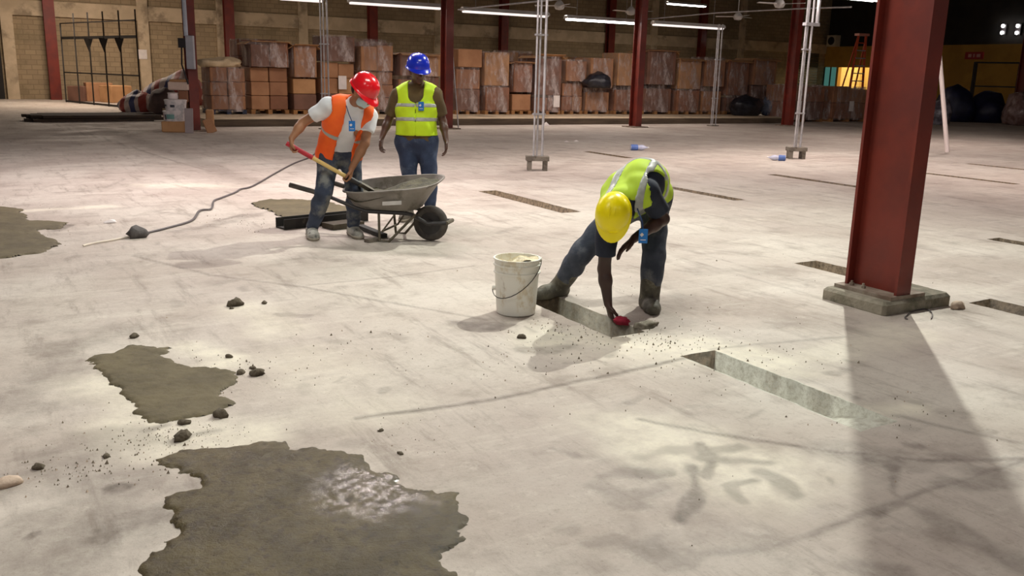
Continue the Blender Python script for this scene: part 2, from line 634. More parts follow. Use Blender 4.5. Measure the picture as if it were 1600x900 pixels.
XW = WX - 0.15
HY1, HY0 = onright(1309, 118, XW).y, onright(1380, 118, XW).y       # lit hatch
TY1, TY0 = onright(1276, 118, XW).y, onright(1306, 118, XW).y       # teal window
OZ1, OZ0 = onright(1310, 105, XW).z, 0.95
wo = MB()     # ochre office front with openings for a window and a lit hatch
wo.box(XW, WX + 0.15, -10, WY, OZ1, 3.82)
wo.box(XW, WX + 0.15, -10, HY0, 0, OZ1)
wo.box(XW, WX + 0.15, HY0, TY1, 0, OZ0)
wo.box(XW, WX + 0.15, HY1, TY0, OZ0, OZ1)
wo.box(XW, WX + 0.15, TY1, WY, 0, OZ1)
struct(wo.build('wall_office', MATS['ochre_paint']), 'ochre painted office front at the far end')
cl = MB()
cl.box(-16, WX + 0.3, -10, WY + 0.3, WH, WH + 0.15)
struct(cl.build('ceiling', mat('roof_sheet', rgb(96, 90, 84), rgb(80, 76, 70), 0.6, 0.8)), 'dark sheet roof above the hall')

# concrete ring beams and pilasters on the block wall
bm_ = MB()
bm_.box(-8, WX - 0.2, WY - 0.10, WY, 3.35, 3.95)
struct(bm_.build('trim_1', MATS['wall_concrete']), 'pale concrete ring beam along the block wall')


def wallx(px, yy=WY, py=130):
    d = ray(px, py)
    return d.x * yy / d.y


for i, px in enumerate((20, 229, 350, 475, 684, 1016, 1152)):
    x = wallx(px)
    q = MB()
    q.box(x - 0.22, x + 0.22, WY - 0.14, WY, 0, WH)
    struct(q.build('trim_%d' % (i + 2), MATS['wall_concrete']), 'pale concrete pilaster on the block wall')


# ------------------------------------------------------------------ steel I columns
def icol(x, y, z0, z1, d, bf, tf=0.02, tw=0.012, along='Y'):
    q = MB()
    if along == 'Y':
        q.box(x - bf / 2, x + bf / 2, y - d / 2, y - d / 2 + tf, z0, z1)
        q.box(x - bf / 2, x + bf / 2, y + d / 2 - tf, y + d / 2, z0, z1)
        q.box(x - tw / 2, x + tw / 2, y - d / 2 + tf, y + d / 2 - tf, z0, z1)
    else:
        q.box(x - d / 2, x - d / 2 + tf, y - bf / 2, y + bf / 2, z0, z1)
        q.box(x + d / 2 - tf, x + d / 2, y - bf / 2, y + bf / 2, z0, z1)
        q.box(x - d / 2 + tf, x + d / 2 - tf, y - tw / 2, y + tw / 2, z0, z1)
    return q


# the near column stands on a chamfered plinth
c0 = empty('steel_column', (5.445, 4.08, 0))
tag(c0, 'large near red steel column on a chamfered concrete plinth', 'column', 'red steel columns')
q = icol(0, 0, 0.115, WH, 0.44, 0.15, 0.022, 0.014)
q.build('shaft', MATS['red_steel'], c0)
q = MB()
q.box(-0.235, 0.50, -0.26, 0.29, -0.02, 0.09, ch=0.022)
q.build('plinth', MATS['plinth_concrete'], c0)
q = MB()
q.box(-0.15, 0.22, -0.235, 0.25, 0.09, 0.115)
pl = q.build('base_plate', MATS['dusty_plate'], c0)
for (bx_, by_) in ((-0.085, 0.05), (-0.085, 0.15), (0.15, 0.1), (0.15, -0.1)):
    q = MB()
    q.lathe([(0.018, 0.115), (0.018, 0.135), (0.009, 0.136), (0.009, 0.15)], (bx_, by_, 0), 6)
    q.build('bolt', MATS['dusty_plate'], pl)

spec = [(4.44, 'red steel column behind the paint pails with a grey switch box'), (11.22, 'red steel column right behind the worker in the blue helmet'),
        (17.85, 'red steel column before the cartons, above the bending worker'), (24.6, 'red steel column where the low platform ends'),
        (38.4, 'farthest red steel column near the exit sign')]
for (x, lb) in spec:
    y = 22.9
    c = empty('steel_column', (x, y, 0))
    tag(c, lb, 'column', 'red steel columns')
    icol(0, 0, 0.03, WH, 0.36, 0.22).build('shaft', MATS['red_steel'], c)
    q = MB()
    q.box(-0.3, 0.3, -0.3, 0.3, 0, 0.03)
    q.build('base_plate', MATS['dusty_plate'], c)
wlab = ['beside the wire panel', 'behind the cloth-topped pile', 'behind the red-helmet worker', 'behind the flap-topped cartons', 'in the dark bay beyond the lit tube', 'behind the farthest pole']
for px, lb in zip((86, 362, 583, 785, 950, 1092), wlab):
    x = wallx(px, WY - 0.35)
    c = icol(x, WY - 0.35, 0, WH, 0.34, 0.42, along='Y').build('wall_column', MATS['red_steel'])
    tag(c, 'dim red steel wall column ' + lb, 'column', 'steel columns against the block wall')

# low platform under the cartons
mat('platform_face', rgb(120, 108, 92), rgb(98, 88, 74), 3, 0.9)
q = MB()
q.box(5.0, 26.4, 24.35, 33.0, 0, 0.2)
pf = struct(q.build('floor_platform', MATS['wall_concrete']), 'low raised concrete platform under the carton piles')
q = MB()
q.box(5.0, 26.4, 24.31, 24.35, 0, 0.19)  # thin dark strip, its colour stands for shade on the step face
q.build('step_shade', mat('step_shade_dark', rgb(92, 78, 62), rgb(70, 58, 46), 2, 0.9, sc3=(0.6, 1, 6)), pf)
# ================================================================== LAMPS
mat('white_enamel', rgb(225, 222, 218), rgb(210, 206, 202), 3, 0.4)
mat('galv', rgb(196, 194, 196), rgb(170, 168, 170), 5, 0.45, metal=0.3)
emit('tube_lit', (1.0, 0.96, 0.93, 1), 9.0)
emit('tube_dim', (1.0, 0.93, 0.90, 1), 0.75)


def fixture(x, y, z, L, lit, label, power=0.0, color=(1, 0.94, 0.88), rz=0.0, group='fluorescent tube fittings'):
    r = empty('tube_light', (x, y, z), rz)
    tag(r, label, 'light fixture', group)
    q = MB()          # trapezoid reflector
    prof = [(-0.13, 0.0), (-0.06, 0.10), (0.06, 0.10), (0.13, 0.0), (0.125, -0.004), (0.055, 0.09), (-0.055, 0.09), (-0.125, -0.004)]
    n = len(prof)
    q.add([(sx * L / 2, a, b_) for sx in (-1, 1) for (a, b_) in prof], [tuple(range(n - 1, -1, -1)), tuple(range(n, 2 * n))] + [(i, (i + 1) % n, n + (i + 1) % n, n + i) for i in range(n)])
    q.build('reflector', MATS['white_enamel'], r)
    for s in (-1, 1):
        q = MB()
        q.tube([(-L / 2 + 0.04, s * 0.05, -0.025), (L / 2 - 0.04, s * 0.05, -0.025)], 0.032, 8)
        q.build('tube', MATS['tube_lit' if lit else 'tube_dim'], r)
    for s in (-1, 1):
        q = MB()
        q.box(s * L / 2 - 0.015, s * L / 2 + 0.015, -0.09, 0.09, -0.01, 0.07)
        q.build('end_cap', MATS['white_enamel'], r)
    for s in (-0.35, 0.35):
        q = MB()
        q.tube([(s * L, 0, 0.10), (s * L, 0, WH - z)], 0.006, 5)
        q.build('hanger', MATS['galv'], r)
    if power:
        l_ = add_light('tube_glow', 'AREA', (0, 0, -0.07), power, color, r, shape='RECTANGLE', size=L, size_y=0.16)
    return r


def on_y(px, py, yy):
    d = ray(px, py)
    return EYE + d * (yy / d.y)


for a_, b_, lit, lb, pw in [((436, -4), (504, 1), 0, 'pale tube fitting at the picture top beside the first thin pole', 40), ((545, 3), (690, 12), 0, 'dim tube fitting above the blue-helmet worker', 40),
                            ((722, 16), (856, 25), 0, 'dim tube fitting between the second red column and the near pole', 40), ((884, 28), (994, 36), 1, 'brightly lit tube fitting beside the third red column', 70),
                            ((1020, 37), (1130, 44), 0, 'dim tube fitting at the far end of the row', 35)]:
    p0, p1 = on_y(*a_, 23.7), on_y(*b_, 23.7)
    fixture((p0.x + p1.x) / 2, 23.7, (p0.z + p1.z) / 2, p1.x - p0.x, lit, lb, pw, (1.0, 0.86, 0.78))
fixture(15.4, 13.35, 3.28, 2.5, 1, 'lit tube fitting at the picture top beside the large near column', 70, (1.0, 0.86, 0.80))
fixture(12.6, 13.0, 3.28, 2.4, 1, 'tube fitting above the near pole row', 60, (1.0, 0.86, 0.80))
fixture(9.2, 13.0, 3.28, 2.4, 1, 'tube fitting just above the picture over the pole', 60, (1.0, 0.88, 0.82))
g_ = G(588, 762)
d_ = g_ - EYE
pt = g_ + Vector((d_.x, d_.y, -d_.z)) * (4.3 / CAM_H)
fixture(pt.x, pt.y, pt.z, 2.4, 1, 'pink-white tube fitting over the wheelbarrow workers', 200, (1.0, 0.87, 0.85))
fixture(1.5, 13.0, 4.4, 2.4, 1, 'tube fitting over the cable end', 170, (1.0, 0.90, 0.90))
fixture(3.0, 5.5, 5.2, 2.4, 1, 'added fill tube overhead between the patches and the bucket', 120, (0.98, 1.0, 0.92))  # unseen fill lamp, added to lift the mid floor
fixture(-1.5, 3.0, 5.0, 2.4, 1, 'added fill tube overhead on the wet patch side', 75, (1.0, 0.95, 0.9))  # added out of view to brighten sides facing the viewer
fixture(-0.5, -2.5, 5.0, 2.4, 1, 'added fill tube overhead behind the viewer', 55, (1.0, 0.95, 0.9))  # unseen, put in as front fill for the workers
fixture(5.0, -3.0, 5.0, 2.4, 1, 'added fill tube overhead beyond the column shadow', 15, (1.0, 0.92, 0.86))  # weak fill lamp added out of view
fixture(22.0, 15.0, 5.0, 2.4, 1, 'tube fitting over the far open floor', 180, (1.0, 0.84, 0.78))
fixture(15.5, 8.0, 5.2, 2.4, 1, 'added unseen tube fitting beyond the large near column', 230, (1.0, 0.84, 0.78))  # unseen lamp added to brighten the white tube and nearby floor
fixture(3.5, 37.5, 5.6, 2.4, 1, 'tube fitting over the barred gate', 420, (1.0, 0.82, 0.66))  # lamp added out of view, set near the wall to brighten it
fixture(30.0, 35.0, 5.0, 2.4, 1, 'tube fitting over the far end of the block wall', 220, (1.0, 0.85, 0.7))
fixture(14.0, 34.0, 5.4, 2.4, 1, 'added unseen tube fitting behind the carton piles', 260, (1.0, 0.85, 0.7))  # unseen lamp added to lighten the wall behind the piles

# housing of the floodlight
fr = empty('floodlight', FLOOD_POS)
fr.rotation_euler = fl.rotation_euler
tag(fr, 'white floodlight hung high beyond the large near column', 'light fixture')
q = MB()
q.lathe([(0.30, 0.02), (0.30, 0.05), (0.14, 0.28), (0.14, 0.42), (0.02, 0.42), (0.02, 0.40), (0.12, 0.27), (0.285, 0.02)], (0, 0, 0), 20)
q.build('reflector', MATS['white_enamel'], fr)
q = MB()
q.lathe([(0.02, 0.05), (0.07, 0.08), (0.08, 0.14), (0.04, 0.25)], (0, 0, 0), 12)
q.build('bulb', MATS['tube_lit'], fr, True)
q = MB()
q.tube([(0, 0, 0.40), (0, 0.3, 1.6)], 0.02, 6)
q.build('hanger', MATS['galv'], fr)

# ------------------------------------------------------------------ pole trios on wooden stands
mat('stand_wood', rgb(132, 124, 112), rgb(108, 100, 90), 6, 0.85, c3=rgb(88, 80, 70), s3=8)


def poles(x, y, z1, label, stand=True, dx=0.075):
    r = empty('conduit_pole', (x, y, 0))
    tag(r, label, 'pole', 'thin grey conduit poles')
    zt = 0.22 if stand else 0.03
    for k, (ox, oy) in enumerate(((-dx, 0.0), (0, 0.02), (dx * 1.05, -0.02))):
        q = MB()
        q.tube([(ox, oy, zt), (ox * 0.9, oy, z1)], 0.017 if k < 2 else 0.022, 7)
        q.build('conduit', MATS['galv'], r)
    for zz in np.arange(0.9, min(z1, 5), 1.25):
        q = MB()
        q.box(-dx - 0.03, dx + 0.04, -0.03, 0.03, zz, zz + 0.03)
        q.build('clamp', MATS['galv'], r)
    if stand:
        ang = math.atan2(RH.y, RH.x) + 0.05
        mt = Matrix.Rotation(ang, 4, 'Z')
        for s in (-0.13, 0.13):
            q = MB()
            q.box(s - 0.035, s + 0.035, -0.1, 0.1, 0, 0.2, mt)
            q.build('stand_leg', MATS['stand_wood'], r)
        q = MB()
        q.box(-0.19, 0.19, -0.11, 0.11, 0.16, 0.235, mt)
        q.build('stand_top', MATS['stand_wood'], r)
    else:
        q = MB()
        q.box(-0.16, 0.16, -0.12, 0.12, 0, 0.03)
        q.build('foot_plate', MATS['stand_wood'], r)
    return r


a_ = G(839, 266)
poles(a_.x, a_.y, WH, 'conduit pole trio on a block stand behind the bending worker')
a_ = G(1243, 248)
poles(a_.x, a_.y, WH, 'conduit pole trio on a block stand nearest the large column')
poles(21.3, 23.1, 3.3, 'conduit pole trio on a foot plate before the dark cartons', False, 0.09)
poles(7.8, 23.1, 3.3, 'conduit pole trio rising behind the red-helmet worker', False, 0.09)
q = MB()
q.tube([(11.6, 22.9, 0.0), (11.3, 22.95, 3.2)], 0.018, 6)
tag(q.build('conduit_rod', MATS['galv']), 'single thin rod leaning beside the column behind the blue helmet', 'rod')
# bracket on the pole nearest the column
q = MB()
c_ = G(1243, 248)
q.box(c_.x - 0.12, c_.x + 0.26, c_.y - 0.05, c_.y + 0.05, 2.62, 2.68)
q.box(c_.x + 0.21, c_.x + 0.25, c_.y - 0.03, c_.y + 0.03, 2.68, 3.28)
tag(q.build('pole_bracket', MATS['galv']), 'white L bracket fixed near the top of the pole by the column', 'bracket')
# overhead cable
q = MB()
q.tube([P(716, 15, 24.6), P(760, 10, 22), P(860, 0, 18), P(960, -14, 15)], 0.02, 5)
tag(q.build('overhead_cable', MATS['galv']), 'grey overhead cable rising from the second red column', 'cable')
q = MB()
q.tube([P(1010, 30, 29), P(1120, 20, 27), P(1260, 13, 24), P(1330, 11, 22)], 0.02, 5)
tag(q.build('overhead_cable', MATS['galv']), 'grey overhead cable running towards the large near column', 'cable')


# ------------------------------------------------------------------ ceiling fans
def fan(px, py, fwd, ang, label):
    p = P(px, py, fwd)
    r = empty('ceiling_fan', p, ang)
    tag(r, label, 'fan', 'white ceiling fans')
    q = MB()
    q.lathe([(0.03, 0.16), (0.07, 0.13), (0.14, 0.04), (0.15, -0.03), (0.11, -0.10), (0.02, -0.12)], (0, 0, 0), 14)
    q.build('motor', MATS['white_enamel'], r, True)
    q = MB()
    q.tube([(0, 0, 0.14), (0, 0, WH - p.z)], 0.014, 6)
    q.build('rod', MATS['white_enamel'], r)
    for k in range(3):
        mt = Matrix.Rotation(k * 2 * math.pi / 3, 4, 'Z') @ Matrix.Rotation(R_(8), 4, 'X')
        q = MB()
        q.box(0.12, 0.72, -0.06, 0.06, -0.006, 0.006, mt)
        q.build('blade', MATS['white_enamel'], r)


fan(874, 9, 27, 0.3, 'ceiling fan nearest the pole stand behind the bending worker')
fan(986, 18, 30, 1.1, 'ceiling fan hanging in front of the third red column')
fan(1153, 26, 31, 0.2, 'ceiling fan hanging at the end of the tube row')
fan(1218, 6, 26, 0.9, 'ceiling fan nearest the large column')

# ================================================================== CARTON PILES
CART = []
for i, (a, b_) in enumerate([((176, 130, 94), (160, 114, 80)), ((162, 116, 84), (146, 102, 74)), ((150, 102, 76), (132, 90, 66)), ((190, 144, 100), (172, 128, 86)), ((128, 92, 76), (112, 80, 66))]):
    CART.append(mat('cardboard_%d' % i, rgb(*a), rgb(*b_), 2.0, 0.8, bump=0.05))
mat('pallet_wood', rgb(168, 122, 74), rgb(140, 98, 58), 5, 0.85)
mat('blue_plastic', rgb(36, 48, 78), rgb(28, 36, 56), 5, 0.5)
mat('black_film', rgb(30, 30, 36), rgb(44, 44, 52), 5, 0.3, bump=0.6, bscale=9)
mat('paper_label', rgb(232, 224, 220), rgb(222, 214, 210), 6, 0.7)
mat('cream_cloth', rgb(222, 200, 166), rgb(198, 174, 138), 5, 0.8, bump=0.4, bscale=10)
m, nt, b = nt_of('stretch_film')
MATS['stretch_film'] = m
out = nt.nodes['Material Output']
tr = N(nt, 'ShaderNodeBsdfTransparent')
tr.inputs[0].default_value = (0.93, 0.92, 0.92, 1)
b.inputs['Base Color'].default_value = rgb(214, 200, 196)
b.inputs['Roughness'].default_value = 0.22
bn = N(nt, 'ShaderNodeBump')
bn.inputs['Strength'].default_value = 0.9
bn.inputs['Distance'].default_value = 0.06
nt.links.new(tex(nt, 5, 4, 0.6, sc3=(1, 1, 0.45)), bn.inputs['Height'])
nt.links.new(bn.outputs[0], b.inputs['Normal'])
mx = N(nt, 'ShaderNodeMixShader')
nt.links.new(ramp(nt, tex(nt, 3.2, 5, 0.7, sc3=(1.4, 1.4, 0.5)), 0.42, 0.74, 0.06, 0.72), mx.inputs[0])
nt.links.new(tr.outputs[0], mx.inputs[1])
nt.links.new(b.outputs[0], mx.inputs[2])
nt.links.new(mx.outputs[0], out.inputs[0])

random.seed(11)


def pallet(parent, W, D, m_='pallet_wood'):
    top = MB()
    for s in range(5):
        x0 = -W / 2 + s * (W - 0.14) / 4
        top.box(x0, x0 + 0.14, -D / 2, D / 2, 0.10, 0.125)
    t = top.build('pallet_deck', MATS[m_], parent)
    for s in (-1, 0, 1):
        q = MB()
        q.box(s * (W / 2 - 0.06) - 0.06, s * (W / 2 - 0.06) + 0.06, -D / 2, D / 2, 0, 0.10)
        q.build('pallet_runner', MATS[m_], parent)


def film(parent, W, D, z0, z1, seed, taper=0.0):
    q = MB()
    nn, mm = 20, 6
    vs = []
    for j in range(mm + 1):
        z = z0 + (z1 - z0) * j / mm
        for k in range(nn):
            a = 2 * math.pi * k / nn
            ca_, sa_ = math.cos(a), math.sin(a)
            e = 1.0 / max(abs(ca_), abs(sa_))
            e = min(e, 1.22)
            bul = 1.0 + 0.03 * math.sin(seed + 5 * a + 3 * z) + 0.02 * math.sin(seed * 3 + 9 * a - 6 * z) - taper * (j / mm) ** 2
            vs.append((ca_ * e * W / 2 * bul, sa_ * e * D / 2 * bul, z))
    fs = []
    for j in range(mm):
        for k in range(nn):
            fs.append((j * nn + k, j * nn + (k + 1) % nn, (j + 1) * nn + (k + 1) % nn, (j + 1) * nn + k))
    q.add(vs, fs)
    return q.build('stretch_film', MATS['stretch_film'], parent, 'all')


def pile(x, y, z, W, H, D, nx_, nz_, label, wrap=True, pal=True, cm=0, flap=False, group='carton piles on the platform', seed=0, paper=None, pm='pallet_wood', cat='carton pile'):
    rr = random.Random(seed)
    r = empty('carton_pile', (x, y + rr.uniform(0, 0.22) * (z < 0.5), z), rr.uniform(-0.035, 0.035))
    tag(r, label, cat, group)
    zb = 0.0
    if pal:
        pallet(r, W, D, pm)
        zb = 0.125
    ch = (H - zb) / nz_
    for k in range(nz_):
        ww = W - 0.02
        n_ = nx_
        cw = ww / n_
        for i in range(n_):
            hh = ch * (1.0 if k < nz_ - 1 else rr.uniform(0.82, 1.06))
            q = MB()
            x0 = -ww / 2 + i * cw + rr.uniform(0.004, 0.02)
            q.box(x0, x0 + cw - 0.02, -D / 2 + rr.uniform(0, 0.05), D / 2 - 0.03, zb + k * ch + 0.004, zb + k * ch + hh - 0.006, ch=0.015)
            c_ = q.build('carton', CART[(cm + (rr.random() < 0.35) * rr.randint(1, 4)) % 5], r)
    if paper:
        q = MB()
        q.box(paper[0] - 0.13, paper[0] + 0.13, -D / 2 - 0.075, -D / 2 - 0.07, paper[1] - 0.2, paper[1] + 0.2)
        q.build('paper_sheet', MATS['paper_label'], r)
    if flap:
        for s in (-1, 1):
            q = MB()
            mt = Matrix.Translation((s * W / 2 * 0.98, 0, H)) @ Matrix.Rotation(s * R_(rr.uniform(12, 40)), 4, 'Y')
            q.box(min(0, s * 0.17), max(0, s * 0.17), -D / 2, D / 2, 0, 0.012, mt)
            q.build('flap', CART[3], r)
        q = MB()
        mt = Matrix.Translation((0, -D / 2, H)) @ Matrix.Rotation(R_(rr.uniform(-20, 25)), 4, 'X')
        q.box(-W / 2, W / 2, -0.22, 0, 0, 0.012, mt)
        q.build('flap', CART[3], r)
    if wrap:
        film(r, W + 0.03, D + 0.10, zb * 0.6, H + 0.02, seed * 1.7, 0.04 if rr.random() < 0.5 else 0)
    return r


YB = 26.75
PX = lambda px, yy=YB: wallx(px, yy, 175)
ordw = ['first', 'second', 'third', 'fourth', 'fifth', 'sixth', 'seventh', 'eighth', 'ninth', 'tenth', 'eleventh', 'twelfth']
# (px centre, px width, y top, rows, style)
DEP = 1.05


def place(px0, px1, ytop, nx_, nz_, label, zb=0.2, yy=YB, **kw):
    x0, x1 = PX(px0, yy), PX(px1, yy)
    x = (x0 + x1) / 2
    p = Vector((x, yy, 0))
    fwd = p.dot(FH)
    xc = (px0 + px1) / 2
    d = ray(xc, ytop)
    ztop = CAM_H + d.z * fwd / d.dot(FH)
    kw.setdefault('D', DEP)
    D_ = kw.pop('D')
    return pile(x, yy + D_ / 2, zb, abs(x1 - x0) * 0.92, ztop - zb, D_, nx_, nz_, label, **kw), ztop


def two(px0, px1, ymid, ytop, lo, hi, lab_lo, lab_hi, yy=YB, back=0.0, lkw={}, hkw={}):
    _, zt = place(px0, px1, ymid, lo[0], lo[1], lab_lo, yy=yy, **lkw)
    if lab_hi:
        place(px0 - hkw.pop('ext', 0), px1, ytop, hi[0], hi[1], lab_hi, zb=zt + 0.02, yy=yy + back, **hkw)


SD = [0]


def sd():
    SD[0] += 1
    return SD[0]


# leftmost group, plain and wrapped brown cartons
_, CLOTH_Z = place(327, 388, 106, 2, 3, 'torn-film carton pile on a dark plastic pallet with cloth on top', seed=sd(), pm='blue_plastic', cm=1)
two(392, 457, 106, 66, (2, 3), (2, 1), 'three-layer carton pile on a wooden pallet beside the torn-film pile', 'open-topped wrapped cartons above the wooden-pallet pile', lkw=dict(seed=sd(), cm=0, wrap=False), hkw=dict(seed=sd(), cm=3, flap=True, pal=False))
two(459, 499, 122, 72, (1, 2), (1, 1), 'two large plain cartons behind the first thin pole', 'wrapped carton with a spread flap above the two plain cartons', lkw=dict(seed=sd(), wrap=False, cm=0), hkw=dict(seed=sd(), cm=0, flap=True, pal=False))
two(504, 560, 97, 56, (2, 3), (1, 1), 'six-carton pile with a white label behind the red helmet', 'dark wrapped bundle atop the six-carton pile', lkw=dict(seed=sd(), cm=0, wrap=False, paper=(0.1, 0.95)), hkw=dict(seed=sd(), cm=4, pal=False))
two(562, 618, 112, 66, (2, 3), (2, 1), 'carton pile between the red helmet and the blue-helmet worker', 'wrapped cartons above the pile between the two helmets', lkw=dict(seed=sd(), cm=1), hkw=dict(seed=sd(), cm=0, pal=False))
two(622, 692, 120, 84, (2, 2), (2, 1), 'carton pile hidden behind the blue-helmet worker', 'dark cartons behind the blue helmet', lkw=dict(seed=sd(), cm=1), hkw=dict(seed=sd(), cm=4, flap=True, pal=False))
bays = 'between the second and third red columns'
two(712, 754, 106, 76, (1, 2), (1, 1), 'first pile past the blue-helmet column, white film round its foot', 'small pale cartons crowning the first pile past that column', lkw=dict(seed=sd(), cm=1), hkw=dict(seed=sd(), cm=3, wrap=False, pal=False))
two(756, 798, 135, 82, (1, 1), (1, 1), 'wide low wrapped carton second past the blue-helmet column', 'tall silver-wrapped bundle second past the blue-helmet column', lkw=dict(seed=sd(), cm=1), hkw=dict(seed=sd(), cm=1, pal=False))
two(800, 833, 145, 98, (1, 1), (1, 1), 'plain carton under the flap-topped one by the near pole', 'flap-topped wrapped carton just before the near pole', lkw=dict(seed=sd(), cm=0, wrap=False), hkw=dict(seed=sd(), cm=2, flap=True, pal=False))
two(835, 878, 150, 88, (2, 1), (1, 1), 'low cartons with a small label right behind the near pole', 'dark red-brown wrapped carton right behind the near pole', lkw=dict(seed=sd(), cm=2, paper=(0.3, 0.45)), hkw=dict(seed=sd(), cm=4, flap=True, pal=False))
two(880, 916, 128, 94, (2, 2), (1, 1), 'heaped small cartons just past the near pole', 'wrapped carton in the second row above the heaped small cartons', lkw=dict(seed=sd(), cm=1), hkw=dict(seed=sd(), cm=1, pal=False))
two(918, 958, 138, 92, (1, 1), (1, 1), 'orange-brown carton with silver film below the black bundle', 'upright wrapped cartons above the black bundle', lkw=dict(seed=sd(), cm=2), hkw=dict(seed=sd(), cm=0, pal=False))
two(960, 1002, 135, 84, (1, 1), (1, 1), 'carton pile partly behind the third red column', 'yellowish carton partly behind the third red column', lkw=dict(seed=sd(), cm=2), hkw=dict(seed=sd(), cm=3, pal=False))
two(1005, 1054, 133, 80, (1, 1), (1, 1), 'squat carton first past the third red column', 'tall plum-brown wrapped carton first past the third red column', lkw=dict(seed=sd(), cm=4), hkw=dict(seed=sd(), cm=4, pal=False, flap=True))
two(1056, 1094, 140, 92, (1, 1), (1, 1), 'squat wrapped carton just before the farthest pole', 'wrapped carton just before the farthest pole', lkw=dict(seed=sd(), cm=2), hkw=dict(seed=sd(), cm=4, pal=False, flap=True))
two(1096, 1130, 136, 90, (1, 1), (1, 1), 'squat shiny carton right behind the farthest pole', 'tall dark wrapped carton right behind the farthest pole', lkw=dict(seed=sd(), cm=1), hkw=dict(seed=sd(), cm=4, pal=False))
two(1132, 1168, 150, 94, (1, 1), (1, 1), 'low carton next to the black bags', 'dark wrapped carton above the black bags', lkw=dict(seed=sd(), cm=4), hkw=dict(seed=sd(), cm=2, pal=False, flap=True))
two(1170, 1210, 134, 92, (1, 1), (1, 1), 'silver-blue wrapped bundle beside the fourth red column', 'shiny wrapped carton beside the fourth red column', lkw=dict(seed=sd(), cm=4), hkw=dict(seed=sd(), cm=1, pal=False, flap=True))
# second row peeping out behind
for (a, b_, yt, lb) in [(372, 440, 62, 'rear carton pile rising behind the torn-film pile'), (452, 500, 70, 'rear carton behind the first thin pole'), (560, 612, 62, 'rear carton pile seen over the red helmet'),
                        (715, 770, 80, 'rear cartons seen past the blue-helmet column'), (786, 836, 80, 'rear cartons with open tops before the near pole'), (884, 950, 90, 'rear cartons above the black bundle'), (968, 1010, 84, 'rear cartons behind the third red column'), (1010, 1060, 80, 'rear cartons past the third red column')]:
    place(a, b_, yt, 2, 4, lb, yy=29.2, seed=sd(), cm=3, D=1.0, group='second row of carton piles')
# pallets on the floor past the platform
for (a, b_, yt, nx_, lb, pp) in [(1226, 1292, 133, 2, 'papered wrapped pallet load beside the fourth red column', (-0.4, 0.6)), (1299, 1358, 136, 2, 'wrapped pallet load with a white sheet below the ladder', (0.0, 0.62))]:
    yy = 24.9
    place(a, b_, yt, nx_, 2, lb, zb=0.0, yy=yy, seed=sd(), cm=1, paper=pp, D=1.1, group='pallet loads by the ladder')


def blob(name, c, r, m_, label, cat, seed=0, sub=3, amp=0.18, freq=1.6, group=None, flat=True, parent=None):
    """a lumpy closed solid resting on z = c.z"""
    import bmesh
    bm = bmesh.new()
    bmesh.ops.create_icosphere(bm, subdivisions=sub, radius=1.0)
    for v in bm.verts:
        n_ = mnoise.noise(v.co * freq + Vector((seed * 7.3, seed * 1.7, 0)))
        n2 = mnoise.noise(v.co * freq * 2.7 + Vector((seed, 0, seed * 3)))
        s = 1 + amp * n_ * 1.6 + amp * 0.7 * n2
        v.co = Vector((v.co.x * r[0] * s, v.co.y * r[1] * s, v.co.z * r[2] * s))
        if flat and v.co.z < -0.6 * r[2]:
            v.co.z = -0.6 * r[2]
    lo = min(v.co.z for v in bm.verts)
    me = bpy.data.meshes.new(name)
    for v in bm.verts:
        v.co.z -= lo
    bm.to_mesh(me)
    bm.free()
    me.polygons.foreach_set('use_smooth', [True] * len(me.polygons))
    o = obj(name, me, m_, parent)
    o.location = c
    if label:
        tag(o, label, cat, group)
    return o


# black film bundle, black bags
p_ = P(927, 140, PX(927) * FH.x + YB * FH.y)
blob('black_bundle', (PX(928), YB - 0.15, 1.13), (0.55, 0.35, 0.32), MATS['black_film'], 'black film bundle tucked between the cartons past the near pole', 'bundle', 3)
blob('black_bag', (PX(1142), YB - 0.85, 0.2), (0.75, 0.4, 0.48), MATS['black_film'], 'big black bag lying in front of the dark cartons', 'bag', 5)
blob('dark_bag', (PX(1182), YB - 0.75, 0.2), (0.45, 0.35, 0.50), mat('slate_film', rgb(74, 84, 104), rgb(110, 116, 132), 4, 0.25, bump=0.7, bscale=8), 'slate blue shiny bag beside the fourth red column', 'bag', 8)
# cloth on the torn-film pile
blob('cream_cloth', (PX(350), YB + 0.3, CLOTH_Z + 0.01), (0.62, 0.42, 0.17), MATS['cream_cloth'], 'crumpled cream cloth lying on the torn-film carton pile', 'cloth', 9, amp=0.28, freq=1.8)

# ================================================================== LEFT BACKGROUND CLUTTER
mat('dark_iron', rgb(42, 36, 30), rgb(32, 28, 24), 4, 0.7)
g0, g1 = P(103, 152, 36.0), P(221, 166, 31.5)
g0.z = g1.z = 0
wp = empty('barred_gate', g0)
tag(wp, 'dark iron barred panel leaning in front of the block wall', 'gate')
dv = g1 - g0
for k in range(6):
    q = MB()
    a = dv * (k / 5.0)
    q.bar(a, a + Vector((0.05, 0.35, 3.35 if k else 3.0)), 0.05, 0.05)
    q.build('upright', MATS['dark_iron'], wp)
for zz, th in ((0.05, 0.07), (1.15, 0.05), (2.45, 0.10), (3.0, 0.04)):
    q = MB()
    o_ = Vector((0.05, 0.35, 0)) * (zz / 3.35)
    q.bar(o_ + Vector((0, 0, zz)), dv + o_ + Vector((0, 0, zz)), 0.04, th)
    q.build('rail', MATS['dark_iron'], wp)
